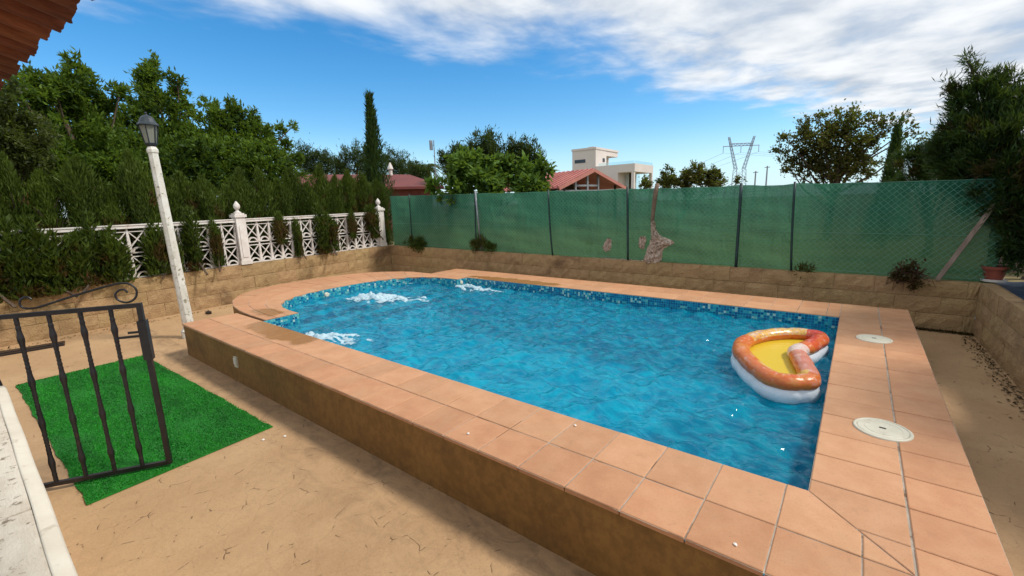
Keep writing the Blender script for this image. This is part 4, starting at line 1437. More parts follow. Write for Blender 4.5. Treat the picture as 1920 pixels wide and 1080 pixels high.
def column_mesh(name, H, rad, n, mat, seed, L=0.16, Wd=0.028, spike=0.25, brown=0.12, taper=1.0, z0=0.0):
    """upright cypress: short scaly sprays all pointing up and out"""
    rs = np.random.RandomState(seed)
    u = rs.rand(n)
    u = 1 - (1 - u) ** 0.9
    z = z0 + (H - z0) * u
    prof = rad * np.clip((1 - u) * 3.0 * taper, 0.10, 1) * (0.85 + 0.15 * np.sin(u * 9 + seed))
    # vertical flutes: a cluster of leaders
    k = 9
    la = rs.uniform(0, 2 * np.pi, k); lr = rs.uniform(0.25, 0.8, k); lh = rs.uniform(1 - spike, 1.06, k)
    i = rs.randint(0, k, n)
    th = rs.uniform(0, 2 * np.pi, n)
    rr = prof * (0.5 * np.sqrt(rs.rand(n)))
    x = np.cos(la[i]) * lr[i] * prof + np.cos(th) * rr
    y = np.sin(la[i]) * lr[i] * prof + np.sin(th) * rr
    z = z * np.where(u > 0.5, lh[i], 1) 
    C = np.stack([x, y, z], 1)
    o = np.stack([x, y, np.zeros(n)], 1); o = unit(o + 1e-6)
    D = unit(o * 0.32 + np.array([0, 0, 0.9]) + rs.normal(0, .24, (n, 3)))
    N_ = unit(o + rs.normal(0, .7, (n, 3)))
    v = np.clip(0.18 + 0.40 * rs.rand(k)[i] + rs.normal(0, .15, n) + 0.20 * u, 0, 1)
    patch = vnoise(x * 3 + 30, z * 1.6 + 30, seed, 1.7)
    b = np.where((patch > 1 - brown * 2.2) & (u < 0.75), rs.uniform(.4, 1, n), 0)
    return quads_mesh(name, leaf_quads(C, D, N_, L * rs.uniform(.5, 1.3, n), Wd * rs.uniform(.6, 1.3, n)), mat, v, b)


# ------------------------------------------------------------------ cypress hedge behind the balustrade
HV = []
for q in range(5):
    H = (2.05, 2.2, 1.95, 2.3, 2.1)[q]
    cm = column_mesh('foliage', H, 0.33, 14000, M['lf_cyp'], 300 + q, 0.11, 0.018, 0.16, 0.12, 2.4, 0.05)
    sm = MB()
    qq = random.Random(q)
    sm.tube([(0, 0, -.1), (0.02, 0, 0.8), (0, 0.02, H * .8)], [.045, .03, .01], 6)
    for k in range(16):
        a = qq.uniform(0, 6.28); z = qq.uniform(.1, H * .75)
        sm.tube([(0, 0, z), (math.cos(a) * .28, math.sin(a) * .28, z + .35)], [.012, .004], 4)
    HV.append((cm, sm.mesh('stem', M['bark']), H))
s = 2.2; k = 0
while s < LL + 0.15:
    cm, smm, H = HV[k % 5]
    q = bal_pt(s, 0.20, -0.60 + rnd.uniform(-.07, .07))
    t = thing('hedge_cypress', 'dense upright cypress in the hedge behind the white balustrade', 'cypress', q, rnd.uniform(0, 6.28), 'cypress hedge behind the balustrade')
    sc = rnd.uniform(0.92, 1.06) * (1.0 + 0.10 * max(0, (s - 9) / 2.5))
    t.scale = (1, 1, sc)
    local('foliage', cm, t); local('stem', smm, t)
    s += rnd.uniform(0.37, 0.46); k += 1
# sprays that have grown forward through and over the balustrade
SV = [column_mesh('foliage', h, 0.15, 1500, M['lf_cyp'], 340 + i, 0.13, 0.026, 0.5, 0.22, 1.6, 0.0) for i, h in enumerate((1.15, 0.9, 1.25, 0.7))]
STEM = MB().tube([(-.25, 0, -.05), (-.05, 0, .2), (0, 0, .6)], [.02, .014, .005], 5).mesh('stem', M['bark'])
def s_at(y): return (y - LW0[1]) / dl.y
for (y, v, zo, wdt) in ((3.62, 0, .02, 1.5), (3.38, 2, -.02, 1.2), (4.95, 3, .45, 1.0), (5.1, 1, .25, .9), (2.35, 3, .35, .9), (2.75, 1, .0, .7), (4.35, 3, .30, .7),
                        (0.95, 0, .0, .8), (0.55, 2, -.02, 1.2), (0.15, 1, .0, 1.0), (-0.12, 0, .0, 1.1), (-0.75, 0, -.05, 1.6), (-0.98, 2, -.05, 1.4), (-1.22, 1, .0, 1.3), (-1.68, 2, -.1, 1.5),
                        (-1.50, 0, -.1, 1.5), (-1.95, 2, -.1, 1.5), (-2.25, 0, -.1, 1.4), (-2.6, 2, -.1, 1.4)):
    ss = s_at(y)
    t = thing('cypress_spray', 'cypress spray pushing forward through the white lattice', 'cypress', bal_pt(ss, ztop(ss) + zo, 0.03), rnd.uniform(0, 6.28), 'cypress sprays through the balustrade')
    t.scale = (wdt, wdt, 1.0)
    local('foliage', SV[v], t); local('stem', STEM, t)

# ------------------------------------------------------------------ broadleaf trees beyond the hedge
def cl(*rows): return [tuple(r) for r in rows]
def j3(p, r, dj=0.22):
    return (p[0] + rnd.uniform(-dj, dj), p[1] + rnd.uniform(-dj, dj) * .5, p[2], r)
A = [j3(p, r) for p, r in (((-14.322, -0.108, 4.796), .22), ((-14.344, -0.246, 4.570), .25), ((-14.375, -0.451, 4.336), .35), ((-14.495, 0.064, 4.304), .42), ((-14.412, -0.724, 4.472), .2), ((-14.427, -0.852, 4.167), .32), ((-14.548, -0.253, 3.971), .5),
     ((-14.675, 0.194, 3.930), .42), ((-14.592, 0.611, 4.506), .14), ((-14.410, -0.706, 3.662), .5), ((-14.344, -0.242, 3.357), .55), ((-14.250, -1.075, 3.703), .3), ((-14.011, -0.739, 2.934), .6), ((-13.915, -0.102, 2.911), .5), ((-13.860, -1.199, 2.888), .45), ((-13.857, -1.161, 4.053), .18))]
A += [j3(p, r) for p, r in (((-13.880, -1.421, 2.446), .6), ((-13.837, -0.973, 2.347), .6), ((-13.770, -0.459, 2.472), .65), ((-13.701, -0.037, 2.363), .6), ((-14.059, 0.220, 2.700), .5))]
tree('broadleaf_tree', 'leafy green tree with a pointed top behind the hedge at far left', (-14.4, 0.0, 0.2), A, .13, 2100, .14, .050, 'lf_broad', 1, 'trees beyond the hedge')
B = [j3(p, r) for p, r in (((-15.933, 1.864, 5.647), .18), ((-16.001, 1.609, 5.428), .2), ((-15.964, 1.747, 5.211), .3), ((-16.039, 1.458, 4.991), .25), ((-15.991, 1.647, 4.733), .35), ((-16.023, 2.275, 5.319), .16), ((-16.010, 2.320, 5.033), .24), ((-16.091, 2.042, 4.738), .3),
     ((-15.883, 1.252, 4.378), .4), ((-15.761, 1.734, 4.213), .45), ((-15.964, 2.471, 4.515), .2), ((-15.558, 0.876, 3.807), .45), ((-15.424, 1.443, 3.601), .55), ((-15.449, 2.102, 3.855), .45), ((-15.199, 0.642, 3.075), .6), ((-15.028, 1.374, 2.968), .6), ((-14.865, 1.961, 3.132), .5))]
B += [j3(p, r) for p, r in (((-14.584, 0.646, 2.497), .7), ((-14.437, 1.266, 2.439), .7), ((-14.278, 1.828, 2.514), .7), ((-14.177, 2.150, 2.801), .55), ((-15.292, 1.140, 3.324), .5))]
tree('broadleaf_tree', 'tall leafy tree with twin spires behind the lamp post', (-16.2, 1.9, 0.2), B, .14, 2000, .145, .052, 'lf_broad', 2, 'trees beyond the hedge')
Cc_ = [j3(p, r) for p, r in (((-15.409, 2.876, 4.535), .25), ((-15.234, 3.353, 4.530), .28), ((-15.366, 2.996, 4.198), .4), ((-15.332, 3.651, 4.272), .35), ((-15.363, 4.098, 4.266), .2), ((-14.917, 3.062, 3.742), .5), ((-15.130, 2.453, 3.780), .45), ((-15.036, 3.846, 3.720), .4),
      ((-15.223, 4.416, 3.791), .28), ((-15.225, 4.883, 4.121), .16), ((-15.113, 5.110, 4.250), .1), ((-15.190, 4.954, 3.700), .2), ((-15.182, 4.506, 3.328), .3), ((-14.771, 3.437, 3.143), .5), ((-14.679, 2.539, 3.035), .55), ((-15.166, 5.003, 3.186), .2))]
Cc_ += [j3(p, r) for p, r in (((-14.237, 2.591, 2.534), .65), ((-13.978, 3.266, 2.539), .65), ((-14.091, 4.007, 2.599), .5), ((-14.679, 3.126, 3.268), .5), ((-14.748, 2.333, 3.291), .5), ((-14.435, 3.725, 2.896), .5))]
tree('broadleaf_tree', 'rounded leafy tree with loose branch tips beside the blue sky', (-15.9, 3.6, 0.2), Cc_, .13, 2000, .15, .055, 'lf_broad', 3, 'trees beyond the hedge')
D_ = [j3(p, r, .3) for p, r in (((-12.481, -1.495, 3.585), .3), ((-12.474, -1.408, 3.316), .35), ((-12.490, -1.613, 3.061), .5), ((-12.666, -1.311, 2.995), .35), ((-12.488, -1.584, 2.638), .5), ((-12.300, -1.771, 3.293), .5), ((-12.309, -1.939, 2.647), .6), ((-12.456, -1.223, 2.559), .35))]
tree('broadleaf_tree', 'dark shady tree at the left picture edge under the eave', (-12.7, -1.9, 0.2), D_, .10, 3600, .09, .035, 'lf_olive', 4, 'trees beyond the hedge')
# tall cypress
t = thing('tall_cypress', 'tall slender dark cypress rising above the red roofs', 'cypress', (-12.95, 6.75, 0.2), 0.4)
cyc = column_mesh('foliage', 4.8, 0.66, 12000, M['lf_dark'], 401, 0.20, 0.035, 0.08, 0.02, 0.50, 0.1)
local('foliage', cyc, t)
local('trunk', MB().tube([(0, 0, -.1), (0, 0, 2.5), (0.02, 0, 5.02)], [.09, .06, .01], 7).mesh('trunk', M['bark']), t)
tipm = MB()
# fig in front of the umbrella pines
Fg = [j3(p, r, .35) for p, r in (((-8.986, 6.230, 2.391), .25), ((-8.732, 6.485, 2.569), .3), ((-8.564, 6.920, 2.750), .3), ((-8.162, 7.010, 2.465), .35), ((-8.733, 6.203, 2.092), .3), ((-8.365, 6.559, 2.178), .35), ((-7.875, 6.991, 2.061), .35), ((-7.768, 7.591, 2.505), .3),
      ((-7.471, 7.815, 2.347), .3), ((-7.187, 8.016, 2.438), .2), ((-7.105, 8.072, 2.113), .25), ((-7.480, 7.559, 1.977), .3), ((-9.231, 5.970, 2.013), .18), ((-8.159, 6.746, 1.857), .35), ((-7.295, 7.941, 1.855), .25), ((-8.744, 6.192, 1.807), .3))]
tree('fig_tree', 'bright large leaved bushy tree right behind the net fence', (-8.6, 6.9, 0.2), Fg, .09, 1100, .21, .11, 'lf_bright', 5, None, upb=-0.05, fork=0.2, aim=0.7)
# umbrella pines
def pine(label, base, clumps, seed, dens=900):
    return tree('pine_tree', label, base, clumps, .16, dens, .22, .05, 'lf_pine', seed, 'pines in the distance', upb=0.4, hollow=0.6)
def pc(rows): return [(p[0], p[1], p[2], r) for p, r in rows]
pine('domed dark pine left of centre, behind the bright bushy tree', (-16.0, 13.0, 0.2), pc((((-16.441, 13.482, 3.774), .5), ((-15.984, 13.940, 3.969), .6), ((-15.437, 14.457, 4.108), .65), ((-14.934, 14.903, 4.170), .7), ((-15.552, 14.351, 3.620), .9), ((-14.743, 15.066, 3.724), .8), ((-16.234, 13.693, 3.381), .7))), 11)
pine('domed dark pine right of its twin, behind the bright bushy tree', (-13.5, 15.5, 0.2), pc((((-14.528, 15.888, 3.965), .5), ((-14.133, 16.194, 4.108), .55), ((-13.649, 16.551, 4.036), .55), ((-13.251, 16.832, 3.701), .45), ((-13.991, 16.301, 3.599), .8), ((-13.329, 16.778, 3.118), .6), ((-14.541, 15.877, 3.434), .7))), 12)
pine('low dark pine at the tree line left of the tall cypress', (-31.720, 18.285, 3.461), pc((((-32.276, 17.409, 5.103), .8), ((-31.721, 18.283, 5.633), .9), ((-31.156, 19.121, 5.718), .8), ((-31.977, 17.887, 4.820), 1.2), ((-31.312, 18.896, 4.899), 1.1))), 13, 500)
pine('low wide pine at the tree line beside the leafy tree', (-35.078, 16.559, 3.604), pc((((-35.427, 15.902, 5.807), .8), ((-34.973, 16.752, 5.697), .8), ((-34.563, 17.479, 5.287), .8), ((-35.284, 16.175, 5.069), 1.3), ((-34.211, 18.076, 4.909), .9), ((-35.789, 15.186, 5.468), 1.0), ((-34.730, 17.186, 4.740), 1.1))), 14, 500)
pine('long low pine right of the tall cypress', (-29.791, 20.970, 3.406), pc((((-30.339, 20.256, 5.306), .9), ((-29.770, 20.997, 4.967), .9), ((-29.204, 21.697, 4.537), .8), ((-30.000, 20.701, 4.468), 1.1), ((-28.807, 22.170, 4.188), .7), ((-29.367, 21.499, 3.947), .9))), 15, 500)
pine('small round pine beside the palm', (-25.110, 18.799, 3.132), pc((((-25.223, 18.664, 4.355), .35), ((-24.871, 19.078, 4.127), .4), ((-25.085, 18.828, 3.689), .7), ((-24.647, 19.334, 3.602), .5))), 16, 700)
# palm
pb = Vector((-26.088, 20.723, 3.214)); pb.z = 0.2
pt = Vector((-26.036, 20.782, 4.434))
t = thing('palm_tree', 'small distant palm with arching fronds', 'palm', pb)
MB().tube([pb, pt], [.22, .17], 8).build('trunk', M['bark'], t)
q = random.Random(8)
for k in range(18):
    a = q.uniform(0, 6.28); el = q.uniform(-.2, 1.2); L_ = q.uniform(.9, 1.3)
    pts = [pt + Vector((math.cos(a) * L_ * u * math.cos(el * (1 - u * .4)), math.sin(a) * L_ * u * math.cos(el * (1 - u * .4)), L_ * (u * math.sin(el) - .75 * u * u))) for u in (0, .25, .5, .75, 1)]
    Cf = []; Df = []
    for u in np.linspace(.1, 1, 26):
        i = min(3, int(u * 4)); f = u * 4 - i
        p_ = pts[i].lerp(pts[i + 1], f); d_ = (pts[i + 1] - pts[i]).normalized(); sd = d_.cross(Vector((0, 0, 1))).normalized()
        for sg in (-1, 1):
            Cf.append(p_); Df.append((d_ * .6 + sd * sg * .8 - Vector((0, 0, .25))).normalized())
    n = len(Cf)
    link('frond', quads_mesh('frond', leaf_quads(np.array(Cf), np.array(Df), np.tile([0, 0, 1.0], (n, 1)), np.full(n, .32), np.full(n, .06)), M['lf_olive'], npr.uniform(.2, .7, n), np.zeros(n)), t)
# brown-green bush in front of the pylon
Bs = [j3(p, r, .3) for p, r in (((-6.209, 13.272, 2.060), .25), ((-5.695, 13.467, 2.056), .3), ((-5.310, 13.601, 2.241), .3), ((-4.944, 13.719, 2.332), .35), ((-4.529, 13.841, 2.346), .3), ((-4.192, 13.932, 2.148), .3), ((-3.876, 14.011, 2.309), .2), ((-3.632, 14.067, 2.225), .16), ((-4.764, 13.773, 2.013), .4), ((-4.019, 13.976, 1.925), .3), ((-3.465, 14.104, 2.076), .12))]
tree('dry_bush', 'low olive brown bush above the net in front of the pylon', (-5.3, 14.3, 0.2), Bs, .07, 2400, .10, .05, 'lf_dry', 6, None, cat='bush', fork=.15)
# open crowned deciduous tree on the right
De = []
q = random.Random(77)
for p, r in (((-1.250, 13.422, 3.191), .5), ((-0.755, 13.455, 3.283), .55), ((-0.262, 13.473, 3.155), .5), ((-0.956, 13.443, 2.717), .6), ((-0.396, 13.470, 2.667), .6), ((-1.470, 13.402, 2.686), .4), ((0.059, 13.477, 2.837), .4), ((-0.665, 13.460, 2.248), .55), ((-0.176, 13.475, 2.214), .5), ((-1.177, 13.428, 2.284), .4), ((-1.838, 13.362, 3.146), .25),
     ((-1.995, 13.342, 2.884), .18), ((-1.690, 13.379, 2.427), .25), ((-1.535, 13.395, 3.520), .25), ((-0.971, 13.443, 3.642), .22), ((-0.418, 13.469, 3.570), .25), ((0.109, 13.477, 3.500), .2), ((0.460, 13.472, 3.316), .22), ((0.719, 13.464, 3.415), .13), ((0.317, 13.475, 3.087), .25), ((0.871, 13.457, 2.954), .14), ((1.001, 13.450, 3.204), .10), ((1.189, 13.438, 2.876), .10), ((0.157, 13.477, 2.403), .35), ((-1.870, 13.358, 2.284), .14)):
    De.append(j3(p, r * .95, .12))
tree('deciduous_tree', 'open crowned tree with thinning brownish leaves behind the net', (-0.6, 13.4, 0.2), De, .11, 1350, .085, .05, 'lf_thin', 7, None, 'bark', hollow=.55, fork=.3)
# slim cypress and dark conifers in the right corner
t = thing('slim_cypress', 'slim dark cypress right of the open crowned tree', 'cypress', (0.6, 11.5, 0.2), 0.2)
local('foliage', column_mesh('foliage', 2.80, 0.50, 6500, M['lf_dark'], 402, 0.13, 0.026, 0.10, 0.1, 0.36, 0.1), t)
local('trunk', MB().tube([(0, 0, -.1), (0, 0, 1.4), (0, 0, 2.6)], [.06, .04, .01], 6).mesh('trunk', M['bark']), t)
def conifer(label, base, clumps, seed, dens=2600, r0=.09, brown=.10):
    return tree('conifer_tree', label, base, clumps, r0, dens * 2.2, .11, .015, 'lf_dark', seed, 'dark conifers at the right corner', upb=0.55, hollow=.4, brown=brown, fork=.1, aim=.9)
conifer('dense dark conifer low at the right, beside the slim cypress', (1.25, 9.6, 0.2), pc((((0.720, 9.460, 2.128), .2), ((0.883, 9.450, 2.215), .22), ((1.054, 9.437, 2.249), .25), ((1.014, 9.440, 1.922), .35), ((1.220, 9.422, 2.085), .35), ((0.832, 9.453, 1.812), .3), ((1.290, 9.415, 1.783), .4), ((1.369, 9.407, 2.362), .3))), 21)
K1 = pc((((1.126, 6.718, 3.253), .06), ((1.064, 6.724, 3.337), .04), ((1.192, 6.710, 3.121), .08), ((1.273, 6.700, 2.999), .10), ((1.383, 6.685, 3.031), .06), ((1.445, 6.676, 3.085), .04), ((1.317, 6.694, 2.838), .16), ((0.966, 6.734, 2.933), .07), ((0.916, 6.739, 3.036), .04), ((1.035, 6.727, 2.798), .12),
         ((1.156, 6.714, 2.669), .2), ((1.370, 6.687, 2.598), .25), ((1.572, 6.757, 2.969), .09), ((1.638, 6.746, 2.806), .13), ((1.726, 6.731, 2.586), .25), ((1.544, 6.762, 2.513), .25), ((1.093, 6.621, 2.413), .2), ((1.313, 6.594, 2.312), .32), ((1.575, 6.554, 2.172), .4), ((1.810, 6.512, 2.143), .4),
         ((1.036, 6.627, 2.202), .18), ((1.188, 6.609, 2.038), .3), ((1.396, 6.481, 1.903), .38), ((1.654, 6.338, 1.806), .42), ((1.874, 6.296, 1.654), .45), ((1.010, 6.629, 1.944), .16), ((1.139, 6.615, 1.768), .24), ((1.339, 6.388, 1.617), .3), ((1.536, 6.155, 1.533), .34), ((1.788, 6.109, 1.320), .36), ((1.441, 6.373, 1.383), .2), ((1.660, 6.133, 1.268), .25), ((1.732, 6.222, 1.007), .2), ((1.894, 6.087, 0.811), .25), ((1.627, 6.241, 1.111), .14)))
conifer('large dark conifer towering over the right fence corner', (2.15, 7.1, 0.2), K1, 22, 3600, .10, .10)
K2 = [(2.9 + math.cos(a) * r, 5.5 + math.sin(a) * r, z, .6) for a, r, z in ((0, .5, 1.0), (1.5, .6, 1.3), (3, .45, 1.6), (4.5, .6, 1.2), (.7, .5, 2.1), (2.4, .5, 2.3), (5, .5, 2.2), (1.2, .35, 2.9), (3.8, .35, 3.0), (0, 0, 3.5))]  # tree added out of view to shade the right corner
conifer('unseen dark conifer added beyond the right wall for shade, outermost of the row', (2.9, 5.5, 0.2), K2, 23, 2000)
K3 = [(x + .55, y - 2.3, z + .2, r) for x, y, z, r in K2]  # second added tree out of view, shading the right of the patio
conifer('unseen dark conifer added beyond the right wall for shade, nearest to the house', (3.45, 3.2, 0.2), K3, 24, 2000)

# ------------------------------------------------------------------ weeds along the back wall
def weed(label, x, z, r, seed, leaf='lf_cyp', L=.12, Wd=.02):
    q = random.Random(seed)
    y = 5.65 + (x - CORN[0]) * (RC[1] - CORN[1]) / (RC[0] - CORN[0]) + 0.02
    t = thing('weed_tuft', label, 'weed', (x, y, z))
    cs_ = [(x + q.uniform(-1, 1) * r, y + q.uniform(-.05, .06), z + q.uniform(.05, 1) * r, r * .5) for k in range(5)]
    link('leaves', crown_mesh('leaves', cs_, 3000, L, Wd, M[leaf], seed, .6, .5, .1, .6), t)
    mb = MB()
    for c in cs_: mb.tube([(x, y, z - .03), (c[0], c[1], c[2])], [.008, .003], 4)
    mb.build('stalks', M['bark'], t)
weed('green weeds at the left end of the net fence', -9.75, 0.38, 0.30, 31)
weed('wispy yellowing weed on the back wall, left of centre', -7.45, 0.35, 0.22, 32, 'lf_dry')
weed('small drooping weed on the back wall beside the yellowing one', -7.15, 0.33, 0.14, 33)
weed('small dark weed under the wire fence, right part', -0.55, 0.27, 0.08, 34, 'lf_dry')
t = thing('dead_plant', 'dark dried plant hanging over the back wall top near the right corner', 'plant', (0.72, 5.96, 0.26))
q = random.Random(12)
mb = MB()
for k in range(90):
    a = Vector((0.72 + q.uniform(-.12, .12), 5.95, 0.26 + q.uniform(0, .12)))
    b = a + Vector((q.uniform(-.14, .14), q.uniform(-.16, .02), q.uniform(-.12, .18)))
    c = b + Vector((q.uniform(-.06, .06), q.uniform(-.05, .0), q.uniform(-.16, .06)))
    mb.tube([a, b, c], [.007, .005, .002], 3)
mb.build('twigs', M['rust'], t)
link('dead_leaves', crown_mesh('dead_leaves', [(0.72, 5.90, .32, .14), (.80, 5.88, .22, .09), (.62, 5.92, .33, .08)], 4500, .06, .03, M['lf_dark'], 35, 0, .6, 1.0), t)

# dry litter blown against the wall feet
NL = 2600
tt_ = npr.rand(NL); sel = npr.rand(NL)
LX_ = np.where(sel < .45, 1.50 - np.abs(npr.normal(0, .07, NL)) + (tt_ - .5) * -.12, np.where(sel < .6, -10.30 + np.abs(npr.normal(0, .09, NL)) - .075 * (tt_ * 8 - 2.5), 0.75 + tt_ * .75))
LY_ = np.where(sel < .45, -2.5 + 8.4 * tt_, np.where(sel < .6, -2.5 + 8 * tt_, 5.97 - np.abs(npr.normal(0, .05, NL))))
Cl_ = np.stack([LX_, LY_, np.full(NL, G + .006)], 1)
lit = quads_mesh('leaf_litter', leaf_quads(Cl_, unit(np.stack([npr.normal(0, 1, NL), npr.normal(0, 1, NL), np.abs(npr.normal(0, .25, NL))], 1)), unit(npr.normal(0, .3, (NL, 3)) + np.array([0, 0, 1.])), npr.uniform(.015, .05, NL), npr.uniform(.008, .022, NL)), M['lf_dark'], npr.uniform(0, .6, NL), npr.uniform(.6, 1, NL))
tag(link('leaf_litter', lit), 'dry brown litter blown against the foot of the walls', 'litter', kind='stuff')

# ------------------------------------------------------------------ right corner clutter
t = thing('leaning_plank', 'weathered wooden plank leaning against the fence at the right corner', 'plank', (1.03, 5.98, 0.27))
MB().bar((1.03, 5.98, 0.265), (1.475, 6.06, 1.30), 0.055, 0.03, Vector((0.3, 1, 0)).normalized()).build('board', M['wood_grey'], t)
t = thing('flower_pot', 'terracotta pot on a white saucer at the right wall corner', 'pot', (1.60, 6.16, 0.262))
local('bowl', MB().lathe([(0.085, 0.03), (0.12, 0.17), (0.122, 0.175), (0.138, 0.178), (0.14, 0.215), (0.128, 0.217), (0.122, 0.19), (0.0, 0.185)], 24).mesh('bowl', M['terracotta'], False), t)
local('saucer', MB().lathe([(0.10, 0.0), (0.125, 0.01), (0.13, 0.04), (0.12, 0.042), (0.09, 0.028)], 24).mesh('saucer', M['white'], False), t)
local('soil', MB().lathe([(0.121, 0.186), (0.121, 0.196), (0.06, 0.206), (0.0, 0.208)], 16).mesh('soil', M['soil'], True), t)
Pq = [(1.70 + q.uniform(-.05, .18), 6.18 + q.uniform(-.05, .1), 0.62 + q.uniform(-.08, .2), .14) for k in range(6)]
link('pot_foliage', crown_mesh('plant', Pq, 2200, .10, .03, M['lf_dark'], 36, .1, .6, .0), t)
MB().tube([(1.60, 6.16, 0.45), (1.60, 6.17, .62), (1.72, 6.2, .78)], [.014, .01, .005], 6).build('stem', M['bark'], t)
t = thing('garden_wall', 'dull pink rendered wall in the shade of the large conifer', 'wall', (3.0, 7.9, 0.2))
MB().box((3.6, 7.9, 0.85), (3.6, 0.16, 1.3)).build('wall', M['dull_pink'], t)
MB().box((3.6, 7.9, 1.53), (3.66, 0.22, 0.06)).build('coping', M['dull_pink'], t)
m_ = MB()
for j in range(13):
    for i in range(13):
        x = 1.66 + 1.2 * i / 12; y = 4.6 + 1.9 * j / 12
        m_.v.append((x, y, 0.225 + 0.03 * (math.sin(x * 9 + y * 3) * math.sin(y * 7) + 1) * min(1, i / 3)))
for j in range(12):
    for i in range(12): m_.f.append((j * 13 + i, j * 13 + i + 1, (j + 1) * 13 + i + 1, (j + 1) * 13 + i))
tag(m_.build('ground_sheet', M['tarp'], None, True), 'crumpled dark blue plastic sheet behind the right wall', 'sheet')
t = thing('doormat_strip', 'black rubber strip lying at the foot of the left wall', 'mat', (-9.75, -2.2, G))
local('sheet', MB().box((0, 0, 0.012), (0.30, 1.1, 0.022), Matrix.Rotation(R(-8), 3, 'Z')).mesh('sheet', M['black']), t)
local('rib', MB().box((0.02, 0, 0.026), (0.06, 1.05, 0.010), Matrix.Rotation(R(-8), 3, 'Z')).mesh('rib', M['black']), t)
tag(stone((-9.95, 0.42, G + 0.03), 0.07, 5, (1.3, .8, .6)).build('dark_stone', M['shed_dark']), 'small dark stone at the foot of the left block wall', 'stone')
for i, (x, y) in enumerate(((-1.85, -0.60), (-1.32, -0.10), (-0.22, -0.62))):
    tag(stone((x, y, 0.004), 0.011, 160 + i, (1, 1, .6)).build('pebble', M['pebble']), ('white pebble on the outer coping row, near the middle', 'white speck of grit on the inner coping row', 'pale crumb on the coping near the right corner')[i], 'pebble', 'crumbs on the coping')
for i, (x, y) in enumerate(((-4.1, -1.02), (-3.85, -1.12), (-3.75, -0.98))):
    tag(stone((x, y, G + 0.006), 0.014, 170 + i, (1, 1, .6)).build('pebble', M['pebble']), 'pale pebble on the patio beside the turf mat corner', 'pebble', 'pebbles by the turf mat')

# ------------------------------------------------------------------ buildings
CAMP = Vector((0.0769, -2.5231, 0))
# white house
KX, KY = -32.1, 59.64
hs = thing('white_house', 'modern white flat roofed house with a roof terrace in the distance', 'house', (KX, KY, 0.2))
HW = M['house_white']
def bx(name, x0, x1, y0, y1, z0, z1, mat, parent): return MB().box(((x0 + x1) / 2, (y0 + y1) / 2, (z0 + z1) / 2), (x1 - x0, y1 - y0, z1 - z0)).build(name, mat, parent)
bx('tower', KX - 4.05, KX, KY, KY + 3.6, 0.2, 9.30, HW, hs)
bx('tower_back', KX - 4.05, KX - 1.6, KY + 3.6, KY + 7.8, 0.2, 9.30, HW, hs)
bx('tower_roof', KX - 4.15, KX + 0.1, KY - 0.1, KY + 7.9, 9.30, 9.60, HW, hs)
bx('roof_beam', KX - 1.55, KX - 0.02, KY + 3.62, KY + 7.78, 8.55, 9.29, HW, hs)
bx('chimney', KX - 1.9, KX - 0.9, KY + 1.2, KY + 2.2, 9.60, 9.85, HW, hs)
bx('window', KX - 3.6, KX - 1.75, KY - 0.05, KY + 0.05, 7.45, 7.95, M['dark_glass'], hs)
bx('window', KX - 0.05, KX + 0.05, KY + 2.3, KY + 3.0, 7.55, 8.1, M['dark_glass'], hs)
bx('door', KX - 1.7, KX - 1.52, KY + 4.1, KY + 5.8, 6.8, 8.2, M['dark_glass'], hs)
LX, LY = -25.9, KY
bx('lower_wall', KX + 0.02, KX + 3.6, LY, LY + 7.0, 0.2, 5.60, HW, hs)
bx('terrace_slab', KX + 0.02, LX, LY, LY + 7.2, 5.60, 6.74, HW, hs)
for x, y in ((LX - .5, LY + .02), (LX - .42, LY + 6.7)):
    bx('column', x, x + .42, y, y + .42, 0.2, 5.60, HW, hs)
bx('column', LX - 1.9, LX - 1.4, LY + 2.5, LY + 3.0, 0.2, 5.6, M['shed_dark'], hs)
for x in (KX + 3.65, KX + 4.75): bx('glass_door', x, x + 0.9, LY + 3.2, LY + 3.3, 3.0, 5.5, M['rail_glass'], hs)
bx('glass_railing', LX - 0.06, LX - 0.02, LY + .2, LY + 7.0, 6.74, 7.15, M['rail_glass'], hs)
bx('glass_railing', KX + 0.4, LX - 0.1, LY + 0.05, LY + 0.09, 6.74, 7.15, M['rail_glass'], hs)

# open gabled shed
A_ = Vector((-11.022, 18.756, 3.171)); Ah = Vector((A_.x, A_.y, 0))
v_ = (Ah - CAMP).normalized(); lat = Vector((v_.y, -v_.x, 0))
e1 = (-lat * .72 + v_ * .70).normalized(); e2 = Vector((e1.y, -e1.x, 0))
zr = A_.z; HS = 2.4; drop = 0.92; LEN = 8.0
sh = thing('open_shed', 'open gabled shed with faded red roof beyond the net fence', 'shed', (A_.x, A_.y, 0.2))
def sp(a, b, z): return Ah + e1 * a + e2 * b + Vector((0, 0, z))
for sg in (-1, 1):
    m_ = MB()
    th = 0.06
    m_.add([sp(0, 0, zr), sp(LEN, 0, zr), sp(LEN, sg * HS, zr - drop), sp(0, sg * HS, zr - drop), sp(0, 0, zr - th), sp(LEN, 0, zr - th), sp(LEN, sg * HS, zr - drop - th), sp(0, sg * HS, zr - drop - th)],
           [(0, 1, 2, 3), (7, 6, 5, 4), (0, 3, 7, 4), (3, 2, 6, 7), (2, 1, 5, 6)])
    rf_ = m_.build('roof_slope', M['pink_roof'], sh)
    for k in range(22):
        a = 0.15 + k * LEN / 22
        MB().tube([sp(a, sg * 0.02, zr + 0.02), sp(a, sg * HS, zr - drop + 0.03)], 0.055, 5).build('tile_rib', M['pink_roof'], rf_)
    MB().bar(sp(-0.03, 0, zr - .06), sp(-0.03, sg * (HS + .05), zr - drop - .06), 0.16, 0.05, e1).build('verge_board', M['fascia'], sh)
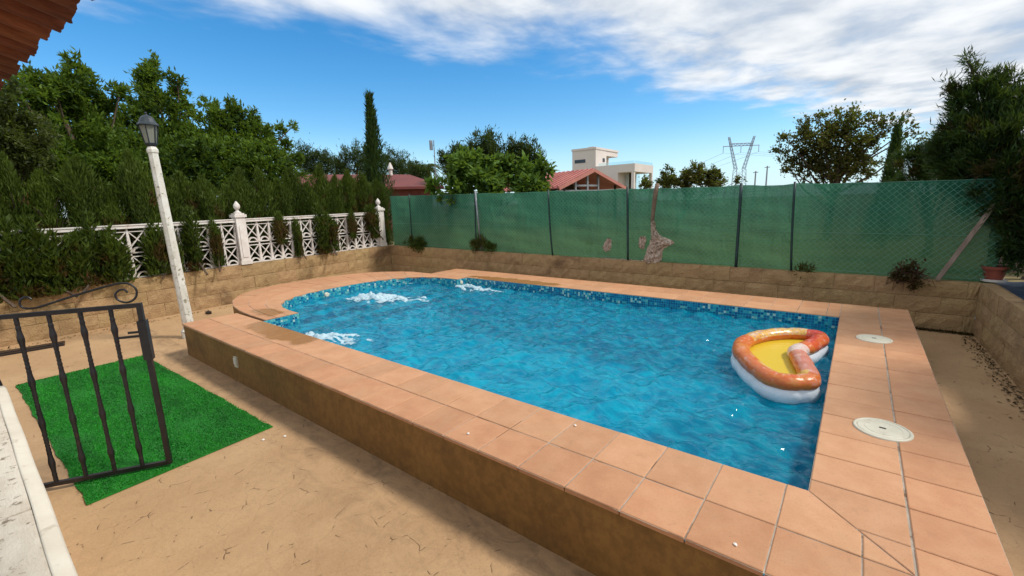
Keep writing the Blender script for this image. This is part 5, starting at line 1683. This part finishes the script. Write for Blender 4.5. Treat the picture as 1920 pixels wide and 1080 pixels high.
for b in (-1.9, -1.1, -0.25, 0.55, 1.9):
    for a in (0.25,):
        MB().bar(sp(a, b, 0.2), sp(a, b, zr - drop * abs(b) / HS - .08), 0.10, 0.10, e1).build('post', M['grey_metal'] if abs(b) < 1.5 else M['shed_dark'], sh)
MB().bar(sp(.25, -1.1, 2.35), sp(.25, 0.55, 2.35), 0.09, 0.07, e1).build('tie_beam', M['grey_metal'], sh)
MB().bar(sp(.25, -HS, 2.08), sp(.25, HS, 2.08), 0.10, 0.08, e1).build('tie_beam', M['grey_metal'], sh)
m_ = MB(); m_.add([sp(3.0, -HS + .1, 0.2), sp(3.0, HS - .1, 0.2), sp(3.0, HS - .1, zr - drop - .1), sp(3.0, 0, zr - .1), sp(3.0, -HS + .1, zr - drop - .1)], [(0, 1, 2, 3, 4)])
m_.add([sp(3.1, -HS + .1, 0.2), sp(3.1, HS - .1, 0.2), sp(3.1, HS - .1, zr - drop - .1), sp(3.1, 0, zr - .1), sp(3.1, -HS + .1, zr - drop - .1)], [(4, 3, 2, 1, 0)])
m_.build('back_wall', M['shed_dark'], sh)

# red roofed house
r0_ = Vector((-22.419, 8.382, 3.417)); r1_ = Vector((-19.626, 13.665, 3.169))
zr = 3.28
r0_.z = r1_.z = zr
dx = (r1_ - r0_).normalized(); ny = Vector((dx.y, -dx.x, 0))
if (CAMP - r0_).dot(ny) < 0: ny = -ny
rh = thing('red_house', 'long low house with dark red hipped roof behind the hedge', 'house', (r0_.x, r0_.y, 0.2))
HD = 2.9; ze = 2.50; ext = 1.1
c0 = r0_ + ny * HD; c1 = r1_ + ny * HD + dx * ext; c2 = r1_ - ny * HD + dx * ext; c3 = r0_ - ny * HD
for c in (c0, c1, c2, c3): c.z = ze
m_ = MB(); m_.add([r0_, r1_, c0, c1, c2, c3], [(2, 3, 1, 0), (3, 4, 1), (4, 5, 0, 1)])
m_.add([c0 - Vector((0, 0, .12)), c1 - Vector((0, 0, .12)), c2 - Vector((0, 0, .12)), c3 - Vector((0, 0, .12)), c0, c1, c2, c3], [(0, 1, 5, 4), (1, 2, 6, 5), (3, 2, 1, 0)])
m_.build('roof', M['red_roof'], rh)
w0 = r0_ + ny * (HD - .5); w1 = r1_ + ny * (HD - .5) + dx * (ext - .5); w2 = r1_ - ny * (HD - .5) + dx * (ext - .5); w3 = r0_ - ny * (HD - .5)
pl = [(p.x, p.y) for p in (w0, w1, w2, w3)]
if area(pl) < 0: pl.reverse()
MB().prism(pl, 0.2, ze - .13).build('wall', M['brick_red'], rh)
wp = w1 - dx * 0.5 + ny * 0.03
MB().bar(wp - dx * 1.5 + Vector((0, 0, 1.95 - zr)), wp + Vector((0, 0, 1.95 - zr)), 0.24, 0.06, ny).build('window', M['house_white'], rh)
ch = r1_ - dx * 1.0
ch = Vector((-20.001, 12.706, 3.526))
MB().lathe([(0.10, -0.5), (0.10, 0.0), (0.16, 0.02), (0.14, 0.1), (0.05, 0.32), (0.03, 0.36)], 10, ch).build('chimney', M['white'], rh)

# aerial mast
a0 = Vector((-18.324, 14.400, 2.715)); a1 = Vector((-18.228, 14.504, 5.004)); a1.x, a1.y = a0.x, a0.y
t = thing('aerial_mast', 'thin aerial mast with a small panel antenna above the trees', 'antenna', (a0.x, a0.y, 0.2))
MB().tube([(a0.x, a0.y, 0.2), a1], [.035, .025], 6).build('mast', M['grey_metal'], t)
MB().box((a1.x - .14, a1.y - .08, a1.z - .25), (.10, .14, .5)).build('panel', M['grey_metal'], t)
MB().tube([(a1.x, a1.y, a1.z - .25), (a1.x - .14, a1.y - .08, a1.z - .25)], .015, 4).build('bracket', M['grey_metal'], t)

# pylon
Pc = Vector((-42.596, 213.299, 7.206)); pcx, pcy = Pc.x, Pc.y
v_ = (Vector((pcx, pcy, 0)) - CAMP).normalized(); lat = Vector((v_.y, -v_.x, 0))
lat = (lat * .93 + v_ * .36).normalized(); v_ = Vector((-lat.y, lat.x, 0))
py = thing('power_pylon', 'grey lattice power pylon with V shaped head in the distance', 'pylon', (pcx, pcy, 0.2))
def pp(a, b, z): return Vector((pcx, pcy, 0)) + lat * a + v_ * b + Vector((0, 0, z))
def lattice(name, pa, pb, wa, wb, n, r=.13):
    """four chords from pa to pb with zigzag bracing"""
    m_ = MB()
    cor = ((-1, -1), (1, -1), (1, 1), (-1, 1))
    for i, j in cor: m_.tube([pa + lat * i * wa + v_ * j * wa, pb + lat * i * wb + v_ * j * wb], r, 4)
    for k in range(n):
        t0, t1 = k / n, (k + 1) / n
        for c in range(4):
            i, j = cor[c]; i2, j2 = cor[(c + 1) % 4]
            q0 = pa.lerp(pb, t0) + (lat * i + v_ * j) * (wa + (wb - wa) * t0); q1 = pa.lerp(pb, t1) + (lat * i2 + v_ * j2) * (wa + (wb - wa) * t1)
            m_.tube([q0, q1], r * .6, 3)
    return m_.build(name, M['hazed_steel'], py)
lattice('tower_body', pp(0, 0, .2), pp(0, 0, 13.3), 2.4, 1.9, 6)
lattice('head_arm', pp(-1.6, 0, 13.3), pp(-5.2, 0, 27.0), .55, .28, 9, .10)
lattice('head_arm', pp(1.6, 0, 13.3), pp(5.2, 0, 27.0), .55, .28, 9, .10)
m_ = MB()
for b in (-.4, .4):
    m_.tube([pp(-7.4, b * .3, 23.2), pp(7.4, b * .3, 23.2)], .15, 4); m_.tube([pp(-4.8, b, 24.2), pp(4.8, b, 24.2)], .12, 4)
    for k in range(12):
        x = -4.8 + .8 * k; m_.tube([pp(x, b, 23.2 if k % 2 else 24.2), pp(x + .8, b, 24.2 if k % 2 else 23.2)], .08, 3)
m_.build('crossarm', M['hazed_steel'], py)
for a in (-7.3, 0, 7.3): MB().tube([pp(a, 0, 23.1), pp(a, 0, 20.4)], .12, 4).build('insulator', M['hazed_steel'], py)
far = Vector((-510.664, 1083.361, 35.831)); far2 = Vector((34.242, 194.537, 11.406))
for i, a in enumerate((-7.3, 0, 7.3)):
    m_ = MB()
    s0 = pp(a, 0, 20.4); s1 = far + Vector((0, 0, 2 - i * 4))
    m_.tube([s0.lerp(s1, t) - Vector((0, 0, 10 * 4 * t * (1 - t))) for t in np.linspace(0, 1, 24)], .06, 3)
    s1 = far2 + Vector((i * 5, 0, 0))
    m_.tube([s0.lerp(s1, t) - Vector((0, 0, 1.5 * 4 * t * (1 - t))) for t in np.linspace(0, 1, 12)], .05, 3)
    tag(m_.build('power_line', M['hazed_steel']), ('power line hanging from the left pylon insulator', 'power line hanging from the middle pylon insulator', 'power line hanging from the right pylon insulator')[i], 'cable')
for x, y, lab in ((1415, 0, 'shorter'), (1436, 0, 'taller')):
    b = Vector((-19.868, 115.808, 3.843)) if x == 1415 else Vector((-17.610, 116.166, 3.740))
    z = 7.4 if x == 1415 else 8.4
    t = thing('utility_pole', 'distant grey utility pole right of the pylon, ' + lab + ' of two', 'pole', (b.x, b.y, .2), 0, 'utility poles by the pylon')
    MB().tube([(b.x, b.y, .2), (b.x, b.y, z)], [.2, .14], 6).build('shaft', M['grey_metal'], t)
    MB().box((b.x, b.y, z - .3), (1.1, .14, .14)).build('crossbar', M['grey_metal'], t)
